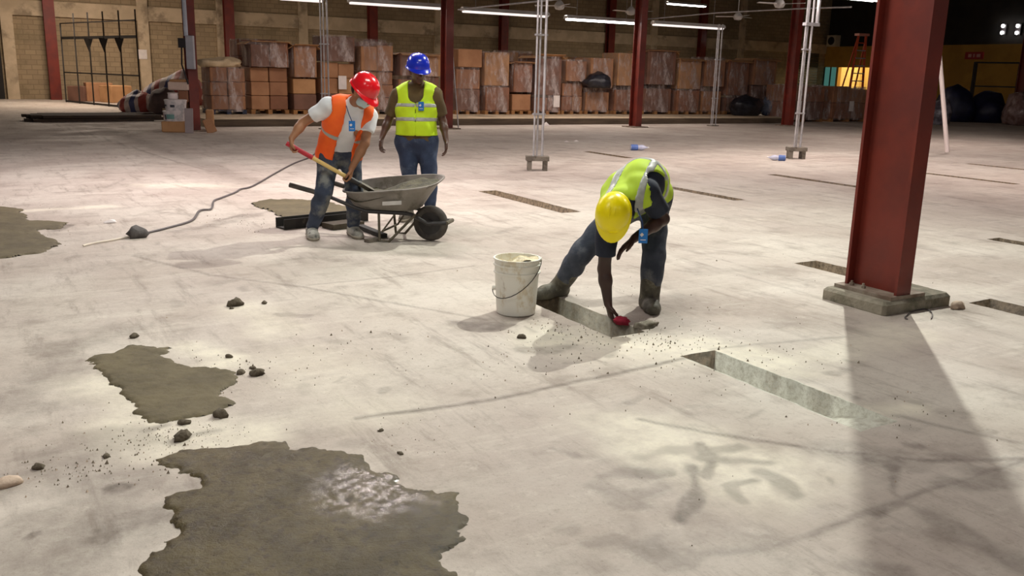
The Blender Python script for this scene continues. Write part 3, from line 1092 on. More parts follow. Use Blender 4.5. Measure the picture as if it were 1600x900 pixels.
for k in range(3):
    q = MB()
    a = dv * ((k + 2) / 5.0) + Vector((0, 0.2, 2.42))
    q.add([a + Vector((-0.16, 0, 0)), a + Vector((0.16, 0, 0)), a + Vector((0, 0, -0.5)), a + Vector((-0.16, 0.03, 0)), a + Vector((0.16, 0.03, 0)), a + Vector((0, 0.03, -0.5))], [(0, 1, 2), (5, 4, 3), (0, 3, 4, 1), (1, 4, 5, 2), (2, 5, 3, 0)])
    q.build('gusset', MATS['dark_iron'], wp)
# brown cartons and sacks behind the panel
for i, (px, py, r_, lb) in enumerate([(155, 158, 0.5, 'small brown carton behind the barred panel'), (182, 160, 0.45, 'orange-brown carton at the foot of the barred panel'), (125, 156, 0.4, 'dark carton at the panel corner')]):
    g = G(px, py)
    q = MB()
    q.box(-r_, r_, -r_, r_, 0, r_ * 1.5, ch=0.02)
    o = q.build('carton', CART[(0, 3, 4)[i]])
    o.location = (g.x, min(g.y, WY - 1.6), 0)
    o.rotation_euler.z = 0.4 * i
    tag(o, lb, 'carton')

# striped woven heap
m, nt, b = nt_of('striped_weave')
MATS['striped_weave'] = m
tc = N(nt, 'ShaderNodeTexCoord')
wv = N(nt, 'ShaderNodeSeparateXYZ')
nt.links.new(tc.outputs['Object'], wv.inputs[0])
ml = N(nt, 'ShaderNodeMath', operation='MULTIPLY')
ml.inputs[1].default_value = 1.55
nt.links.new(wv.outputs[0], ml.inputs[0])
ad = N(nt, 'ShaderNodeMath', operation='ADD')
nsx = N(nt, 'ShaderNodeMath', operation='MULTIPLY')
nsx.inputs[1].default_value = 0.35
nt.links.new(tex(nt, 1.1, 2), nsx.inputs[0])
nt.links.new(ml.outputs[0], ad.inputs[0])
nt.links.new(nsx.outputs[0], ad.inputs[1])
fr_ = N(nt, 'ShaderNodeMath', operation='FRACT')
nt.links.new(ad.outputs[0], fr_.inputs[0])
cr = N(nt, 'ShaderNodeValToRGB')
cr.color_ramp.interpolation = 'CONSTANT'
els = cr.color_ramp.elements
els[0].position = 0
els[0].color = rgb(186, 170, 164)
els[1].position = 0.2
els[1].color = rgb(66, 70, 108)
for p_, c_ in ((0.45, (186, 170, 164)), (0.62, (150, 66, 58)), (0.9, (186, 170, 164))):
    e = els.new(p_)
    e.color = rgb(*c_)
nt.links.new(fr_.outputs[0], cr.inputs[0])
nt.links.new(cr.outputs[0], b.inputs['Base Color'])
b.inputs['Roughness'].default_value = 0.6
def drape(px, py, r_, label, seed, slope):
    g = G(px, py)
    hp = blob('striped_sheet', (g.x, g.y, 0), r_, MATS['striped_weave'], label, 'sheet', seed, 4, 0.12, 1.3)
    for v in hp.data.vertices:
        t = min(1.0, max(0.0, (v.co.x / r_[0] + 1) / 2))
        v.co.z *= 1 - slope + slope * t * t * (3 - 2 * t)
    hp.rotation_euler.z = math.atan2(RH.y, RH.x)


drape(268, 173, (1.15, 0.75, 0.98), 'red white and blue striped woven sheet heaped behind the paint pails', 4, 0.45)
drape(212, 175, (0.55, 0.45, 0.50), 'trailing end of striped sheet near the dark timber stack', 6, 0.4)
g = G(258, 178)
blob('grey_sack', (g.x, g.y, 0), (0.5, 0.4, 0.5), mat('grey_sack', rgb(92, 74, 70), rgb(74, 60, 58), 3, 0.8), 'dark grey sack slumped beside the paint pails', 'sack', 12)

# timber stack on the floor
mat('dark_timber', rgb(62, 48, 36), rgb(44, 34, 27), 3, 0.85, sc3=(1, 6, 6))
t0, t1 = G(62, 190), G(262, 188)
t1n = G(255, 196)
ts = empty('timber_stack', t0)
tag(ts, 'low stack of dark weathered planks on the floor before the panel', 'timber')
dv = (t1 - t0)
dv.z = 0
nrm = Vector((-dv.y, dv.x, 0)).normalized()
rr = random.Random(3)
for k in range(6):
    for l in range(2):
        q = MB()
        s0 = rr.uniform(-0.35, 0.3)
        a = nrm * (k * 0.26 - 0.2) + dv.normalized() * s0 + Vector((0, 0, 0.04 + l * 0.09))
        q.bar(a, a + dv.normalized() * (dv.length - rr.uniform(0, 0.5)) + nrm * rr.uniform(-0.06, 0.06), 0.22, 0.075)
        q.build('plank', MATS['dark_timber'], ts)

# paint pails and cartons round the left red column
colx, coly = 4.44, 22.9
mat('pail_white', rgb(226, 218, 216), rgb(208, 200, 200), 3, 0.5, c3=rgb(170, 168, 170), s3=4)
mat('print_dark', rgb(60, 62, 72), rgb(60, 62, 72), 1, 0.6)
mat('print_teal', rgb(120, 160, 156), rgb(110, 150, 146), 1, 0.6)
mat('print_pink', rgb(206, 120, 132), rgb(206, 120, 132), 1, 0.6)
F0 = 21.2


def away(px, py, fwd):
    p = P(px, py, fwd)
    return p


def facing_box(name, px0, px1, py0, py1, fwd, depth, m_, label, cat, ang=0.0, parent=None):
    a, b_ = P(px0, py1, fwd), P(px1, py1, fwd)
    t = P((px0 + px1) / 2, py0, fwd)
    c = (a + b_) / 2
    q = MB()
    W = (b_ - a).length
    q.box(-W / 2, W / 2, 0, depth, 0, t.z - c.z, ch=min(0.02, depth * 0.2))
    o = q.build(name, m_)
    o.location = c
    o.rotation_euler.z = math.atan2(RH.y, RH.x) + ang
    if label:
        tag(o, label, cat)
    return o


g = G(274, 207)
F0 = g.dot(FH)
o = facing_box('carton', 253, 289, 190, 207, F0, 0.42, CART[3], 'orange-brown carton under the paint pails', 'carton', 0.08)
o.location.z = 0
mm_ = math.atan2(RH.y, RH.x)


def pail(px, py, fwd, R0, H, label, bands):
    p = P(px, py, fwd + R0)
    r = empty('paint_pail', p, mm_)
    tag(r, label, 'pail', 'paint pails stacked by the red column')
    q = MB()
    q.lathe([(R0 * 0.9, 0), (R0, H * 0.9), (R0 * 1.04, H * 0.9), (R0 * 1.04, H), (R0 * 0.9, H + 0.01)], (0, 0, 0), 20)
    q.build('body', MATS['pail_white'], r, True)
    for (a0, a1, z0, z1, m_) in bands:
        q = MB()
        vs = []
        for zz in (z0, z1):
            for k in range(7):
                a = R_(a0 + (a1 - a0) * k / 6)
                rad = R0 * (0.9 + 0.1 * zz / (H * 0.9)) + 0.006
                vs.append((rad * math.cos(a), rad * math.sin(a), zz))
        q.add(vs, [(k, k + 1, 8 + k, 7 + k) for k in range(6)])
        q.build('printed_band', MATS[m_], r)
    return p


p1 = pail(273, 190, F0 + 0.0, 0.25, 0.25, 'lower white paint pail with a teal printed band', [(232, 242, 0.06, 0.17, 'print_dark'), (245, 290, 0.07, 0.18, 'print_teal'), (200, 215, 0.08, 0.18, 'print_pink')])
p2 = pail(275, 174, F0 + 0.0, 0.25, 0.27, 'upper white paint pail with lettered band', [(205, 235, 0.12, 0.16, 'print_dark'), (260, 285, 0.10, 0.16, 'print_dark')])
q = MB()
q.lathe([(0.10, 0), (0.12, 0.03), (0.11, 0.12), (0.13, 0.14), (0.10, 0.15)], (0, 0, 0), 16)
o = q.build('small_tin', mat('tin_white', rgb(238, 226, 224), rgb(224, 212, 210), 3, 0.3), None, True)
pp = P(270, 156, F0 + 0.25)
o.location = (p2.x - 0.05, p2.y, p2.z + 0.285)
tag(o, 'small shiny white tin standing on the upper paint pail', 'tin')
o = facing_box('carton', 279, 294, 141, 160, F0 + 0.45, 0.22, CART[2], 'brown carton raised behind the upper paint pail', 'carton')
o = facing_box('support_crate', 279, 294, 161, 208, F0 + 0.52, 0.2, CART[1], 'tall carton hidden behind the paint pails', 'carton')
o.location.z = 0
facing_box('flat_panel', 262, 294, 128, 141, F0 + 0.40, 0.3, mat('pinkish_board', rgb(220, 196, 180), rgb(206, 182, 166), 3, 0.7), 'pale pinkish board laid over the carton behind the pails', 'board')
facing_box('carton', 264, 290, 124, 128, F0 + 0.42, 0.25, CART[3], 'thin tan carton on top of the pale board', 'carton')
o = facing_box('grey_board', 289, 302, 168, 207, F0 - 0.12, 0.03, mat('grey_board', rgb(164, 150, 150), rgb(150, 138, 138), 3, 0.7), 'grey board leaning against the column beside the pails', 'board')
o.location.z = 0.0
o.rotation_euler.x = -0.08
o = facing_box('carton', 322, 334, 155, 187, F0 + 1.0, 0.4, CART[3], 'crumpled tan carton behind the first red column', 'carton', 0.3)
o.location.z = 0
o = facing_box('carton', 325, 340, 184, 207, F0 + 0.2, 0.06, CART[0], 'torn carton flap propped at the first column foot', 'carton', 0.5)
o.location.z = 0
o.rotation_euler.y = -0.35
# switch box and conduit on the column
sb = empty('switch_box', P(299, 108, F0 + 0.35))
sb.rotation_euler.z = mm_
tag(sb, 'grey electric switch box fixed to the first red column', 'switch box')
q = MB()
q.box(-0.09, 0.09, -0.06, 0.06, 0, 0.76, ch=0.01)
q.build('box_body', mat('switch_grey', rgb(176, 176, 184), rgb(160, 160, 168), 2, 0.5), sb)
q = MB()
q.box(-0.26, -0.08, -0.06, 0.02, 0.48, 0.70)
q.build('switch', mat('switch_black', rgb(40, 34, 36), None, 2, 0.5), sb)
q = MB()
q.tube([(-0.08, 0, 0.75), (-0.1, 0, 3.5)], 0.05, 8)
q.build('conduit', mat('conduit_blue', rgb(196, 202, 216), rgb(180, 186, 200), 3, 0.5), sb)
q = MB()
q.tube([(-0.2, 0, 0.50), (-0.22, 0, 0.1), (-0.1, 0.02, -0.35)], 0.02, 6)
q.build('cord', MATS['switch_black'], sb)
# notice on the pilaster
q = MB()
x = wallx(225)
q.box(x - 0.18, x + 0.18, WY - 0.16, WY - 0.15, 1.75, 2.15)
tag(q.build('notice', MATS['paper_label']), 'small white notice pasted on the pale pilaster', 'notice')
# dark doorway edge at the far left
q = MB()
q.box(-2.0, wallx(6), WY - 0.06, WY, 0, 2.6)
struct(q.build('door_1', mat('dark_door', rgb(34, 30, 28), None, 2, 0.8)), 'dark doorway at the wall end')

# ================================================================== FAR RIGHT
# teal window and lit hatch with frames
mat('frame_dark', rgb(70, 58, 40), None, 2, 0.7)
m, nt, b = nt_of('teal_glass')
MATS['teal_glass'] = m
b.inputs['Base Color'].default_value = rgb(70, 120, 116)
b.inputs['Roughness'].default_value = 0.15
b.inputs['Emission Color'].default_value = rgb(90, 150, 140)
b.inputs['Emission Strength'].default_value = 0.35
w1 = MB()
w1.box(WX - 0.02, WX + 0.02, TY0, TY1, OZ0, OZ1)
wo1 = struct(w1.build('window_1', m), 'teal office window lit from inside')
for yy in np.linspace(TY0, TY1 - 0.05, 4):
    q = MB()
    q.box(WX - 0.1, WX + 0.03, yy, yy + 0.05, OZ0, OZ1)
    q.build('mullion', MATS['frame_dark'], wo1)
# lit room behind the hatch
q = MB()
q.box(WX + 2.2, WX + 2.4, HY0 - 2, TY0 + 0.5, 0, 3.5)
q.box(WX + 0.15, WX + 2.2, HY1 + 0.12, HY1 + 0.2, 0, 3.5)
q.box(WX + 0.15, WX + 2.4, HY0 - 2, TY0 + 0.5, 3.5, 3.6)
struct(q.build('wall_inner', mat('cream_paint', rgb(232, 212, 150), rgb(224, 204, 140), 1, 0.7)), 'cream wall of the lit office behind the hatch')
add_light('office_bulb', 'POINT', (WX + 1.2, HY0 + 1.2, 2.6), 150, (1.0, 0.86, 0.55), shadow_soft_size=0.1)
# roll-up door on the block wall
q = MB()
xd0, xd1 = wallx(1240), wallx(1274)
nsl = 22
rd = empty('door_2', (0, 0, 0))
struct(rd, 'dark slatted roller door beside the office')
for k in range(nsl):
    q = MB()
    z0 = k * 3.6 / nsl
    q.box(xd0, xd1, WY - 0.08, WY - 0.02, z0, z0 + 3.6 / nsl - 0.02)
    q.build('slat', mat('shutter_dark', rgb(64, 60, 50), rgb(54, 50, 42), 2, 0.6), rd)
# air conditioner
p = onright(1303, 73, XW)
ac = empty('air_conditioner', (WX - 0.02, p.y, p.z))
tag(ac, 'small white air conditioner box above the ochre office front', 'air conditioner')
q = MB()
q.box(-0.45, 0.0, -0.36, 0.36, 0, 0.72)
q.build('casing', mat('ac_white', rgb(210, 196, 172), None, 2, 0.6), ac)
q = MB()
mt = Matrix.Translation((-0.46, 0, 0.36)) @ Matrix.Rotation(R_(90), 4, 'Y')
q.lathe([(0.26, -0.01), (0.26, 0.01), (0.05, 0.01), (0.05, -0.01)], (0, 0, 0), 20, mtx=mt)
q.build('fan_grille', MATS['switch_black'], ac)
# exit sign
p = onright(1523, 87, XW)
es = empty('exit_sign', (XW - 0.01, p.y, p.z))
tag(es, 'small red exit sign with pale lettering on the ochre wall', 'sign')
q = MB()
q.box(-0.06, 0, -0.55, 0.55, -0.2, 0.2)
q.build('sign_board', mat('sign_red', rgb(170, 40, 40), None, 2, 0.5), es)
for k, wd in ((-0.27, 0.22), (0.0, 0.1), (0.25, 0.2)):
    q = MB()
    q.box(-0.068, -0.06, k - wd / 2, k + wd / 2, -0.09, 0.09)
    q.box(-0.070, -0.06, k - wd / 6, k + wd / 6, -0.03, 0.03)
    q.build('letter_block', mat('sign_pale', rgb(226, 170, 166), None, 2, 0.5), es)
# twin spot lamps
emit('spot_white', (1, 0.98, 0.95, 1), 14)
for px, lb in ((1569, 'pair of bright emergency lamp heads on the dark upper wall before the column'), (1592, 'pair of bright emergency lamp heads on the dark upper wall past the column')):
    p = onright(px, 46, WX)
    e_ = empty('emergency_lamp', (WX, p.y, p.z))
    tag(e_, lb, 'lamp', 'emergency lamps')
    q = MB()
    q.box(-0.1, 0, -0.15, 0.15, -0.28, 0.28)
    q.build('housing', MATS['switch_black'], e_)
    for s in (-0.18, 0.18):
        q = MB()
        q.lathe([(0.03, -0.09), (0.07, -0.06), (0.085, 0), (0.07, 0.06), (0.03, 0.09)], (-0.16, 0, s), 12)
        q.build('lamp_head', MATS['spot_white'], e_, True)
# step ladder
base = P(1328, 190, 40.5)
base.z = 0
ld = empty('step_ladder', base, mm_ + 0.35)
tag(ld, 'orange fibreglass step ladder standing behind the pallet loads', 'ladder')
mat('ladder_orange', rgb(214, 84, 40), rgb(196, 72, 34), 3, 0.5)
LT = 3.55
for s in (-1, 1):
    q = MB()
    q.bar((s * 0.42 - 0.3, -0.5, 0), (s * 0.2 + 0.15, 0, LT), 0.09, 0.05)
    q.build('rail', MATS['ladder_orange'], ld)
    q = MB()
    q.bar((s * 0.42 + 0.2, 0.9, 0), (s * 0.22 + 0.25, 0.1, LT), 0.06, 0.04)
    q.build('rear_rail', MATS['ladder_orange'], ld)
for k in range(10):
    t = (k + 1) / 11.0
    z = LT * t
    hw = 0.42 - 0.22 * t
    cx = -0.3 + 0.45 * t
    q = MB()
    q.box(cx - hw, cx + hw, -0.5 + 0.5 * t - 0.05, -0.5 + 0.5 * t + 0.05, z - 0.02, z + 0.02)
    q.build('rung', MATS['galv'] if k < 9 else MATS['ladder_orange'], ld)
q = MB()
q.box(-0.1, 0.45, -0.1, 0.2, LT - 0.02, LT + 0.08)
q.build('cap', mat('ladder_cap', rgb(226, 150, 130), None, 2, 0.5), ld)
# leaning white tube
a_, b_ = G(1480, 240), P(1467, 74, 21.5)
q = MB()
q.tube([a_ + Vector((0, 0, 0.03)), b_], 0.05, 10)
tag(q.build('white_tube', mat('tube_paint', rgb(246, 232, 228), None, 2, 0.4)), 'long white tube leaning up past the large near column', 'tube')
# blue bags, rack, wrapped bundles
mat('navy_bag', rgb(34, 38, 72), rgb(26, 28, 52), 2, 0.5, bump=0.5, bscale=6)
for i, (px, py, rx, rz, lb) in enumerate([(1489, 186, 0.7, 0.95, 'dark navy bag heap past the leaning white tube'), (1540, 186, 0.75, 0.8, 'dark navy bag heap below the exit sign')]):
    g = P(px, py, 40)
    blob('bag_heap', (g.x, g.y, 0), (rx, 0.8, rz), MATS['navy_bag'], lb, 'bag', 20 + i)
g = P(1466, 188, 36.5)
blob('film_bundle', (g.x, g.y, 0), (0.5, 0.5, 0.62), mat('silver_film', rgb(150, 148, 160), rgb(90, 86, 96), 4, 0.2, bump=0.8, bscale=9), 'silver film bundle at the foot of the bags by the white tube', 'bundle', 31)
g = P(1598, 180, 38)
blob('film_bundle', (g.x, g.y, 0), (0.9, 0.7, 0.85), mat('plum_film', rgb(120, 92, 86), rgb(160, 136, 134), 4, 0.25, bump=0.8, bscale=9), 'brown wrapped bundle past the farthest red column', 'bundle', 33)
rk = empty('storage_rack', P(1545, 188, 41.5))
rk.location.z = 0
rk.rotation_euler.z = mm_ - 0.6
tag(rk, 'dark steel rack under the exit sign', 'rack')
for (sx, sy) in ((-0.9, 0), (0.9, 0), (-0.9, 0.6), (0.9, 0.6)):
    q = MB()
    q.box(sx - 0.04, sx + 0.04, sy - 0.04, sy + 0.04, 0, 2.6)
    q.build('post', MATS['dark_iron'], rk)
for zz in (0.4, 1.5, 2.55):
    q = MB()
    q.box(-0.9, 0.9, 0, 0.6, zz, zz + 0.06)
    q.build('shelf', MATS['dark_iron'], rk)
# ================================================================== FOREGROUND THINGS
# ------------------------------------------------------------------ wet concrete patches
m, nt, b = nt_of('wet_mortar')
MATS['wet_mortar'] = m
c_ = mixc(nt, ramp(nt, tex(nt, 3.0, 6, 0.7), 0.35, 0.65), rgb(94, 82, 52), rgb(70, 60, 36))
c_ = mixc(nt, ramp(nt, tex(nt, 22, 6, 0.75), 0.48, 0.66, 0, 0.85), c_, rgb(50, 40, 26))
c_ = mixc(nt, ramp(nt, tex(nt, 70, 3, 0.7), 0.62, 0.75, 0, 0.6), c_, rgb(136, 124, 92))
nt.links.new(c_, b.inputs['Base Color'])
nt.links.new(ramp(nt, tex(nt, 2.2, 5, 0.65), 0.35, 0.7, 0.3, 0.55), b.inputs['Roughness'])
tcw = N(nt, 'ShaderNodeTexCoord')
vd = N(nt, 'ShaderNodeVectorMath', operation='DISTANCE')
gw = G(592, 768)  # coat gloss held to this spot to shape the lamp's glint
vd.inputs[1].default_value = (gw.x, gw.y, 0.0)
nt.links.new(tcw.outputs['Object'], vd.inputs[0])
wet = N(nt, 'ShaderNodeMath', operation='MULTIPLY')
nt.links.new(ramp(nt, vd.outputs['Value'], 0.34, 0.05, 0.03, 1.0), wet.inputs[0])
nt.links.new(ramp(nt, tex(nt, 30, 5, 0.65), 0.40, 0.60, 0.03, 1.0), wet.inputs[1])
nt.links.new(wet.outputs[0], b.inputs['Coat Weight'])
b.inputs['Coat Roughness'].default_value = 0.11
b.inputs['Specular IOR Level'].default_value = 0.3
bn2 = N(nt, 'ShaderNodeBump')
bn2.inputs['Strength'].default_value = 0.16
bn2.inputs['Distance'].default_value = 0.01
nt.links.new(tex(nt, 80, 4, 0.6), bn2.inputs['Height'])
nt.links.new(bn2.outputs[0], b.inputs['Coat Normal'])
bn = N(nt, 'ShaderNodeBump')
bn.inputs['Strength'].default_value = 0.65
bn.inputs['Distance'].default_value = 0.012
nt.links.new(tex(nt, 38, 6, 0.7), bn.inputs['Height'])
nt.links.new(bn.outputs[0], b.inputs['Normal'])
m2, nt, b = nt_of('damp_mortar')
MATS['damp_mortar'] = m2
c_ = mixc(nt, ramp(nt, tex(nt, 2.5, 6, 0.7), 0.35, 0.65), rgb(104, 93, 66), rgb(86, 76, 52))
c_ = mixc(nt, ramp(nt, tex(nt, 26, 6, 0.75), 0.52, 0.7, 0, 0.6), c_, rgb(72, 62, 48))
nt.links.new(c_, b.inputs['Base Color'])
b.inputs['Roughness'].default_value = 0.75
bn = N(nt, 'ShaderNodeBump')
bn.inputs['Strength'].default_value = 0.5
bn.inputs['Distance'].default_value = 0.01
nt.links.new(tex(nt, 34, 6, 0.7), bn.inputs['Height'])
nt.links.new(bn.outputs[0], b.inputs['Normal'])


def patch(name, pxs, m_, label, seed, h=0.016, step=0.02, jag=0.05):
    """an irregular skim of mortar: a domed skin with ragged feathered edge over the slab"""
    pts = [G(*q) for q in pxs]
    poly = np.array([(p.x, p.y) for p in pts])
    x0, y0 = poly.min(0) - 0.1
    x1, y1 = poly.max(0) + 0.1
    xs, ys = np.arange(x0, x1, step), np.arange(y0, y1, step)
    gx, gy = np.meshgrid(xs, ys, indexing='ij')
    wx = gx + jag * 1.6 * (fbm(gx, gy, 5, 4, seed) - 0.5) * 2 + 0.05 * (fbm(gx, gy, 24, 3, seed + 7) - 0.5)
    wy = gy + jag * 1.6 * (fbm(gx, gy, 5, 4, seed + 50) - 0.5) * 2 + 0.05 * (fbm(gx, gy, 24, 3, seed + 57) - 0.5)
    ins = np.zeros(gx.shape, bool)
    n = len(poly)
    d = np.full(gx.shape, 1e9)
    for i in range(n):
        ax, ay = poly[i]
        bx, by = poly[(i + 1) % n]
        cnd = ((ay > wy) != (by > wy)) & (wx < (bx - ax) * (wy - ay) / (by - ay + 1e-12) + ax)
        ins ^= cnd
        L = (bx - ax) ** 2 + (by - ay) ** 2 + 1e-12
        t = np.clip(((wx - ax) * (bx - ax) + (wy - ay) * (by - ay)) / L, 0, 1)
        d = np.minimum(d, np.hypot(wx - ax - t * (bx - ax), wy - ay - t * (by - ay)))
    sd_ = np.where(ins, d, -d)
    # floor height there
    base = (fbm(gx, gy, 0.8, 4, 5) - 0.5) * 0.012 + 0.004
    z = base - 0.012 + h * sstep(-0.02, 0.035, sd_) + 0.012 * sstep(-0.02, 0.01, sd_) + 0.010 * (fbm(gx, gy, 9, 4, seed + 3) - 0.5) + 0.006 * (fbm(gx, gy, 30, 3, seed + 4) - 0.5)
    cell = (sd_ > -0.02)
    cellq = cell[:-1, :-1] & cell[1:, :-1] & cell[1:, 1:] & cell[:-1, 1:]
    I = np.arange(gx.size).reshape(gx.shape)
    Q = np.stack([I[:-1, :-1], I[1:, :-1], I[1:, 1:], I[:-1, 1:]], -1)[cellq]
    used = np.unique(Q)
    remap = np.full(gx.size, -1)
    remap[used] = np.arange(len(used))
    V = np.stack([gx.ravel(), gy.ravel(), z.ravel()], 1)[used]
    o = obj(name, np_mesh(name, V, remap[Q]), m_)
    tag(o, label, 'mortar patch', 'fresh mortar patches')
    return o


patch('mortar_patch', [(255, 715), (300, 702), (345, 695), (410, 690), (450, 694), (478, 704), (560, 712), (572, 728), (600, 735), (628, 748), (650, 770), (706, 768), (718, 790), (734, 805), (726, 826), (690, 852), (684, 876), (700, 905), (690, 960), (200, 960), (215, 900), (222, 862), (275, 838), (268, 800), (262, 780), (306, 762), (300, 740), (276, 733)], MATS['wet_mortar'], 'large wet glistening mortar patch in the foreground', 1, 0.008, 0.012)
patch('mortar_patch', [(124, 568), (160, 555), (205, 544), (272, 548), (262, 558), (290, 566), (300, 574), (360, 584), (372, 592), (366, 600), (345, 616), (372, 625), (362, 646), (330, 652), (300, 652), (235, 662), (212, 648), (196, 622), (178, 602), (168, 586), (146, 580)], MATS['damp_mortar'], 'square dull mortar patch behind the wet foreground patch', 2, 0.007, 0.014)
patch('mortar_patch', [(-90, 325), (-20, 322), (30, 326), (34, 336), (52, 345), (108, 348), (96, 358), (62, 360), (66, 370), (88, 378), (84, 392), (40, 398), (12, 402), (-30, 404), (-90, 400)], MATS['damp_mortar'], 'mortar patch cut off by the picture edge near the cable end', 3, 0.012, 0.02)
patch('mortar_patch', [(396, 318), (424, 312), (470, 312), (520, 318), (560, 330), (556, 346), (470, 344), (440, 340), (424, 332), (404, 326)], MATS['damp_mortar'], 'mortar patch on the floor behind the wheelbarrow handles', 4, 0.012, 0.03)

# ------------------------------------------------------------------ clods, stones, litter
mat('clod', rgb(104, 94, 78), rgb(80, 70, 56), 20, 0.95, bump=0.8, bscale=40)
mat('grey_stone', rgb(104, 100, 98), rgb(82, 78, 76), 12, 0.9, bump=0.6, bscale=25)
mat('pale_lump', rgb(206, 184, 164), rgb(184, 162, 142), 10, 0.8, bump=0.5, bscale=25)
CL = [(368, 477, 0.062, 'largest dark clod, alone right of the dull patch corner crack'), (413, 474, 0.026, 'small dark clod beside the largest clod'),
      (358, 558, 0.024, 'small dark clod above the dull patch corner'), (376, 584, 0.032, 'dark clod touching the dull patch corner'), (395, 576, 0.022, 'small clod behind the pair at the dull patch corner'), (402, 586, 0.045, 'big dark clod in the trio by the dull patch corner'),
      (345, 650, 0.05, 'flat clod on the near edge of the dull patch'), (288, 662, 0.03, 'clod lying under the near edge of the dull patch'), (285, 686, 0.05, 'loose crumb between the two foreground patches'),
      (815, 528, 0.035, 'dark crumb lying in front of the bucket'), (595, 674, 0.02, 'small dark crumb in the centre foreground'), (626, 710, 0.02, 'small crumb past the wet patch edge'),
      (362, 482, 0.018, 'tiny clod at the foot of the largest clod'), (166, 714, 0.022, 'clod in the crumb line left of the wet patch'), (60, 732, 0.03, 'dark clod in the crumb line at the picture edge'), (210, 527, 0.035, 'flat dark clod behind the dull patch')]
for i, (px, py, r_, lb) in enumerate(CL):
    g = G(px, py)
    o = blob('concrete_clod', (g.x, g.y, -0.004), (r_ * 0.85, r_ * 0.62, r_ * 0.52), MATS['clod'], lb, 'clod', i + 40, 2, 0.35, 1.7, 'clods on the slab')
    o.rotation_euler.z = i * 1.3
g = G(214, 372)
o = blob('grey_stone', (g.x, g.y, -0.005), (0.085, 0.07, 0.075), MATS['grey_stone'], 'angular grey stone sitting on the cable', 'stone', 71, 2, 0.4, 1.3)
g = G(12, 757)
o = blob('pale_lump', (g.x, g.y, -0.01), (0.05, 0.036, 0.026), MATS['pale_lump'], 'pale flat stone at the picture edge in the crumb line', 'stone', 73, 2, 0.25, 1.3)
g = G(1496, 481)
o = blob('pale_lump', (g.x, g.y, -0.005), (0.065, 0.04, 0.03), MATS['pale_lump'], 'white lump between the plinth and the nearby trench', 'stone', 74, 2, 0.4, 1.8)
g = G(1018, 512)
blob('wet_clod', (G(1008, 510).x, G(1008, 510).y, -0.01), (0.085, 0.05, 0.026), MATS['plinth_concrete'], 'pale rough lump of mortar beside the red cloth', 'clod', 77, 3, 0.35, 2)

# uncountable grit
rr = random.Random(8)
q = MB()
spots = [((300, 680), 90, 18, 150), ((230, 690), 120, 40, 160), ((120, 735), 110, 22, 110), ((420, 600), 60, 30, 60), ((620, 680), 90, 40, 50), ((900, 520), 90, 25, 130), ((860, 560), 120, 30, 50), ((1050, 530), 70, 20, 70), ((1180, 560), 130, 40, 80), ((1380, 650), 60, 20, 60), ((380, 350), 60, 12, 50), ((560, 560), 180, 70, 60), ((1150, 650), 300, 120, 50), ((1000, 480), 200, 40, 50), ((1150, 400), 220, 50, 40), ((330, 590), 60, 30, 60), ((60, 350), 70, 30, 40)]
for (c, sx, sy, n) in spots:
    for i in range(n):
        px, py = c[0] + rr.gauss(0, 0.6) * sx, c[1] + rr.gauss(0, 0.6) * sy
        if py < 240:
            continue
        g = G(px, py)
        if any(a < g.x < b_ and c2 < g.y < d for (a, b_, c2, d, _) in TR):
            continue
        s = rr.uniform(0.0025, 0.007) * (1.7 if rr.random() < 0.08 else 1)
        a = rr.uniform(0, 6.28)
        pts = [Vector((math.cos(a + k * 2.09) * s * rr.uniform(0.7, 1.3), math.sin(a + k * 2.09) * s * rr.uniform(0.7, 1.3), -0.006)) for k in range(3)] + [Vector((rr.uniform(-.3, .3) * s, rr.uniform(-.3, .3) * s, s * rr.uniform(0.8, 1.4)))]
        q.add([g + p for p in pts], [(0, 1, 3), (1, 2, 3), (2, 0, 3), (2, 1, 0)])
tag(q.build('loose_grit', mat('grit', rgb(150, 138, 120), rgb(112, 100, 84), 30, 0.9)), 'loose mortar crumbs and grit strewn over the slab', 'grit', None, 'stuff')
q = MB()
for i in range(240):
    c, sx, sy, n = rr.choice(spots)
    px, py = c[0] + rr.gauss(0, 0.8) * sx, c[1] + rr.gauss(0, 0.8) * sy
    if py < 260:
        continue
    g = G(px, py)
    if any(a < g.x < b_ and c2 < g.y < d for (a, b_, c2, d, _) in TR):
        continue
    s = rr.uniform(0.003, 0.009)
    a = rr.uniform(0, 6.28)
    pts = [Vector((math.cos(a + k * 2.09) * s, math.sin(a + k * 2.09) * s, -0.006)) for k in range(3)] + [Vector((0, 0, s))]
    q.add([g + p for p in pts], [(0, 1, 3), (1, 2, 3), (2, 0, 3), (2, 1, 0)])
tag(q.build('pale_chips', MATS['pale_lump']), 'pale concrete chips sprinkled over the slab', 'chips', None, 'stuff')

# cable across the floor
mat('cable_grey', rgb(96, 88, 88), rgb(80, 74, 74), 3, 0.6)
mat('cord_white', rgb(226, 216, 200), None, 3, 0.7)


def gline(pxs, z=0.012, n=6):
    pts = [G(*p) + Vector((0, 0, z)) for p in pxs]
    out = []
    for i in range(len(pts) - 1):
        p0, p1, p2, p3 = pts[max(i - 1, 0)], pts[i], pts[i + 1], pts[min(i + 2, len(pts) - 1)]
        for k in range(n):
            t = k / n
            out.append(0.5 * ((2 * p1) + (p2 - p0) * t + (2 * p0 - 5 * p1 + 4 * p2 - p3) * t * t + (-p0 + 3 * p1 - 3 * p2 + p3) * t ** 3))
    out.append(pts[-1])
    return out


